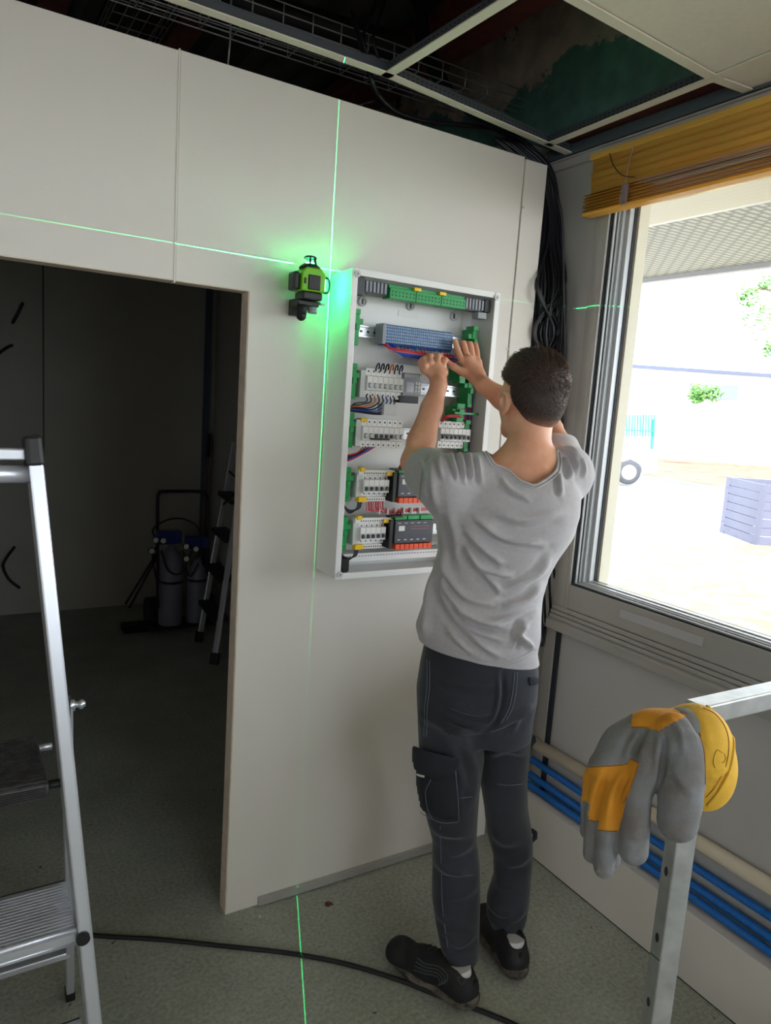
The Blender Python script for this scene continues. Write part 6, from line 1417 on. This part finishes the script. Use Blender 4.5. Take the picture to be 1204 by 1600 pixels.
    seam(c, [(1098, 1106), (1117, 1116), (1133, 1138), (1138, 1166), (1132, 1200), (1116, 1230), (1102, 1246)], 'cuff_stitch', gs, cuff, r=.0006, lift=.0006)
    pm = mat('faded_pen_mark', rgb(150, 116, 52), .8); mk = MB()
    seam(c, [(1128, 1176), (1120, 1172), (1115, 1181), (1114, 1192), (1117, 1200)], 'x', None, None, r=.0006, lift=.0003, mb=mk); seam(c, [(1131, 1178), (1133, 1186), (1128, 1192)], 'x', None, None, r=.0006, lift=.0003, mb=mk)
    if mk.v: mk.build('pen_mark', pm, cuff)
    for pts in ([(920, 1199), (950, 1197), (980, 1194), (985, 1187), (997, 1192)], [(934, 1297), (950, 1299), (964, 1298)], [(986, 1136), (1008, 1137), (1027, 1142)], [(919, 1281), (934, 1284)], [(1092, 1145), (1100, 1180), (1101, 1235)], [(998, 1192), (988, 1222), (974, 1256)]):
        seam(v, pts, 'seam_stitch', gs, o, r=.0008, lift=.0004)
glove()
# ================================================================ THE DARK SECOND ROOM
def trolley():
    e = empty('gas_trolley', onp(285, 985, 2, 0), 'black tube hand trolley carrying blue regulators, in the dark second room', 'trolley')
    y = 4.93; P = lambda px, py, yy=y: onp(px, py, 1, yy); bk = M['black']
    m = MB(); m.tube(bez([P(246, 975), P(246, 900), P(246, 790), P(248, 772), P(256, 768), P(310, 768), P(321, 772), P(324, 792), P(322, 900), P(322, 975)], 5), .012, 8); m.build('handle_frame', bk, e)
    MB().box((P(230, 985).x, y-.14, .03), (P(325, 985).x, y+.06, .05)).build('foot_plate', bk, e)
    m = MB()
    a, b = P(237, 962, 5.0), P(325, 962, 5.0); m.tube([(a.x-.03, a.y+.03, .10), (a.x+.03, a.y+.03, .10)], .10, 18); m.build('wheel', M['rubber'], e)
    m = MB(); m.tube([(b.x-.03, b.y+.03, .10), (b.x+.03, b.y+.03, .10)], .10, 18); m.build('wheel', M['rubber'], e)
    m = MB(); m.tube([P(246, 862), P(196, 944, 4.9)], .008, 8); m.tube([P(246, 868), P(202, 950, 4.9)], .008, 8); m.build('support_leg', bk, e)
    m = MB(); q = P(208, 955, 4.95); m.box((q.x-.07, 4.88, .0), (q.x+.09, 5.0, .05)); m.build('base_block', bk, e, bevel=.004)
    bb = mat('deep_blue_regulator', rgb(34, 50, 120), .4)
    for x0, x1, y0, y1 in ((245, 283, 829, 850), (291, 324, 838, 856)):
        a, b = P(x0, y1, y-.12), P(x1, y0, y-.12); MB().box((a.x, a.y-.03, a.z), (b.x, a.y+.05, b.z)).build('regulator', bb, e, bevel=.005)
    for x, yy in ((243, 844), (255, 845), (237, 861), (291, 854), (306, 858), (291, 873)):
        q = P(x, yy, y-.20); g = MB(); g.cyl(q+Vector((0, .02, 0)), q, .021, 16); o = g.build('gauge', M['dgrey'], e); g = MB(); g.cyl(q+Vector((0, .0, 0)), q-Vector((0, .003, 0)), .017, 16); g.build('dial', M['white'], o)
    for pts in ([(252, 850), (238, 830), (255, 815), (280, 810), (305, 820), (315, 845), (312, 870)], [(252, 860), (262, 890), (280, 897), (292, 880), (285, 860)], [(250, 845), (238, 870), (245, 910), (248, 950)], [(300, 860), (290, 885), (298, 900), (310, 880)]):
        MB().tube(bez([P(a, b, y-.15) for a, b in pts], 6), .006, 6).build('hose', M['rubber'], e)
    for (px, r, top, lab, gcol) in ((265, .078, 868, 'grey gas cylinder with a silver shoulder, left one on the trolley', rgb(120, 120, 134)), (305, .066, 888, 'grey gas cylinder with a brass coloured top, right one on the trolley', rgb(112, 112, 126))):
        q = P(px, 985, y-.06); zt = P(px, top, y-.06).z; c = empty('gas_cylinder', (q.x, y-.06, .05), lab, 'gas cylinder')
        m = MB(); m.lathe((q.x, y-.06, .05), [(r*.96, 0), (r, .012), (r, zt-.10), (r*.86, zt-.05), (r*.4, zt-.01), (r*.3, zt+.02)], 24); m.build('tank', mat('cylinder_grey', gcol, .45), c)
        m = MB(); m.lathe((q.x, y-.06, zt-.06), [(r*1.005, -.05), (r*.9, .03), (r*.5, .06)], 20); m.build('shoulder', M['alu_dull'] if px == 265 else M['worange'], c)
        m = MB(); m.tube([(q.x-r*.99, y-.062, .30+.05), (q.x-r*.7, y-.06-r*.72, .35), (q.x, y-.061-r*1.01, .35), (q.x+r*.7, y-.06-r*.72, .35), (q.x+r*.99, y-.062, .35)], .010, 8); m.build('strap', bk, e)
trolley()
P5 = lambda px, py, yy: onp(px, py, 1, yy)
e = empty('broom', P5(312, 950, 5.35), 'broom handle with a black grip leaning in the corner of the dark second room', 'broom')
MB().tube([P5(325, 712, 5.46), P5(314, 860, 5.38), P5(308, 955, 5.32)], .011, 8).build('handle', mat('brown_wood_handle', rgb(120, 84, 66), .7), e); MB().tube([P5(327, 678, 5.47), P5(325, 714, 5.46)], .016, 8).build('grip', M['black'], e)
def ladder2():
    e = empty('folding_ladder', P5(330, 1020, 4.3), 'folded aluminium ladder leaning behind the door jamb in the dark second room', 'ladder')
    A0, A1 = onp(310, 1003, 2, .0), P5(366, 690, 4.75); B0_, B1_ = onp(334, 1038, 2, .0), P5(384, 700, 4.45)
    for a, b in ((A0, A1), (B0_, B1_)):
        MB().bar(a, b, .035, .025).build('stile', M['alu'], e, bevel=.003); d = (b-a).normalized(); MB().bar(a, a+d*.07, .05, .04).build('foot', M['rubber'], e, bevel=.004)
    for t in (.2, .38, .56, .74):
        a = A0.lerp(A1, t); b = B0_.lerp(B1_, t); MB().bar(a, b, .10, .03).build('tread', M['black'], e, bevel=.004)
    MB().tube(bez([A0.lerp(A1, .85), B0_.lerp(B1_, .8)+Vector((0, 0, .03)), A0.lerp(A1, .68)], 6), .008, 6).build('strap', M['black'], e)
ladder2()
for pts, lab in (([(21, 504), (27, 492), (36, 473)], 'short black cable stub sticking up from the far wall, highest of the three'), ([(-6, 556), (8, 545), (20, 539)], 'short black cable stub at the left edge of the far wall'), ([(24, 857), (10, 872), (5, 886), (14, 905), (31, 919)], 'curled black cable stub low on the far wall')):
    q = [P5(a, b, 5.50) for a, b in pts]; q[0 if pts[0][0] > 0 and pts[0][1] != 556 else -1].y = 5.558
    cable('cable_stub', q, .010, lab)
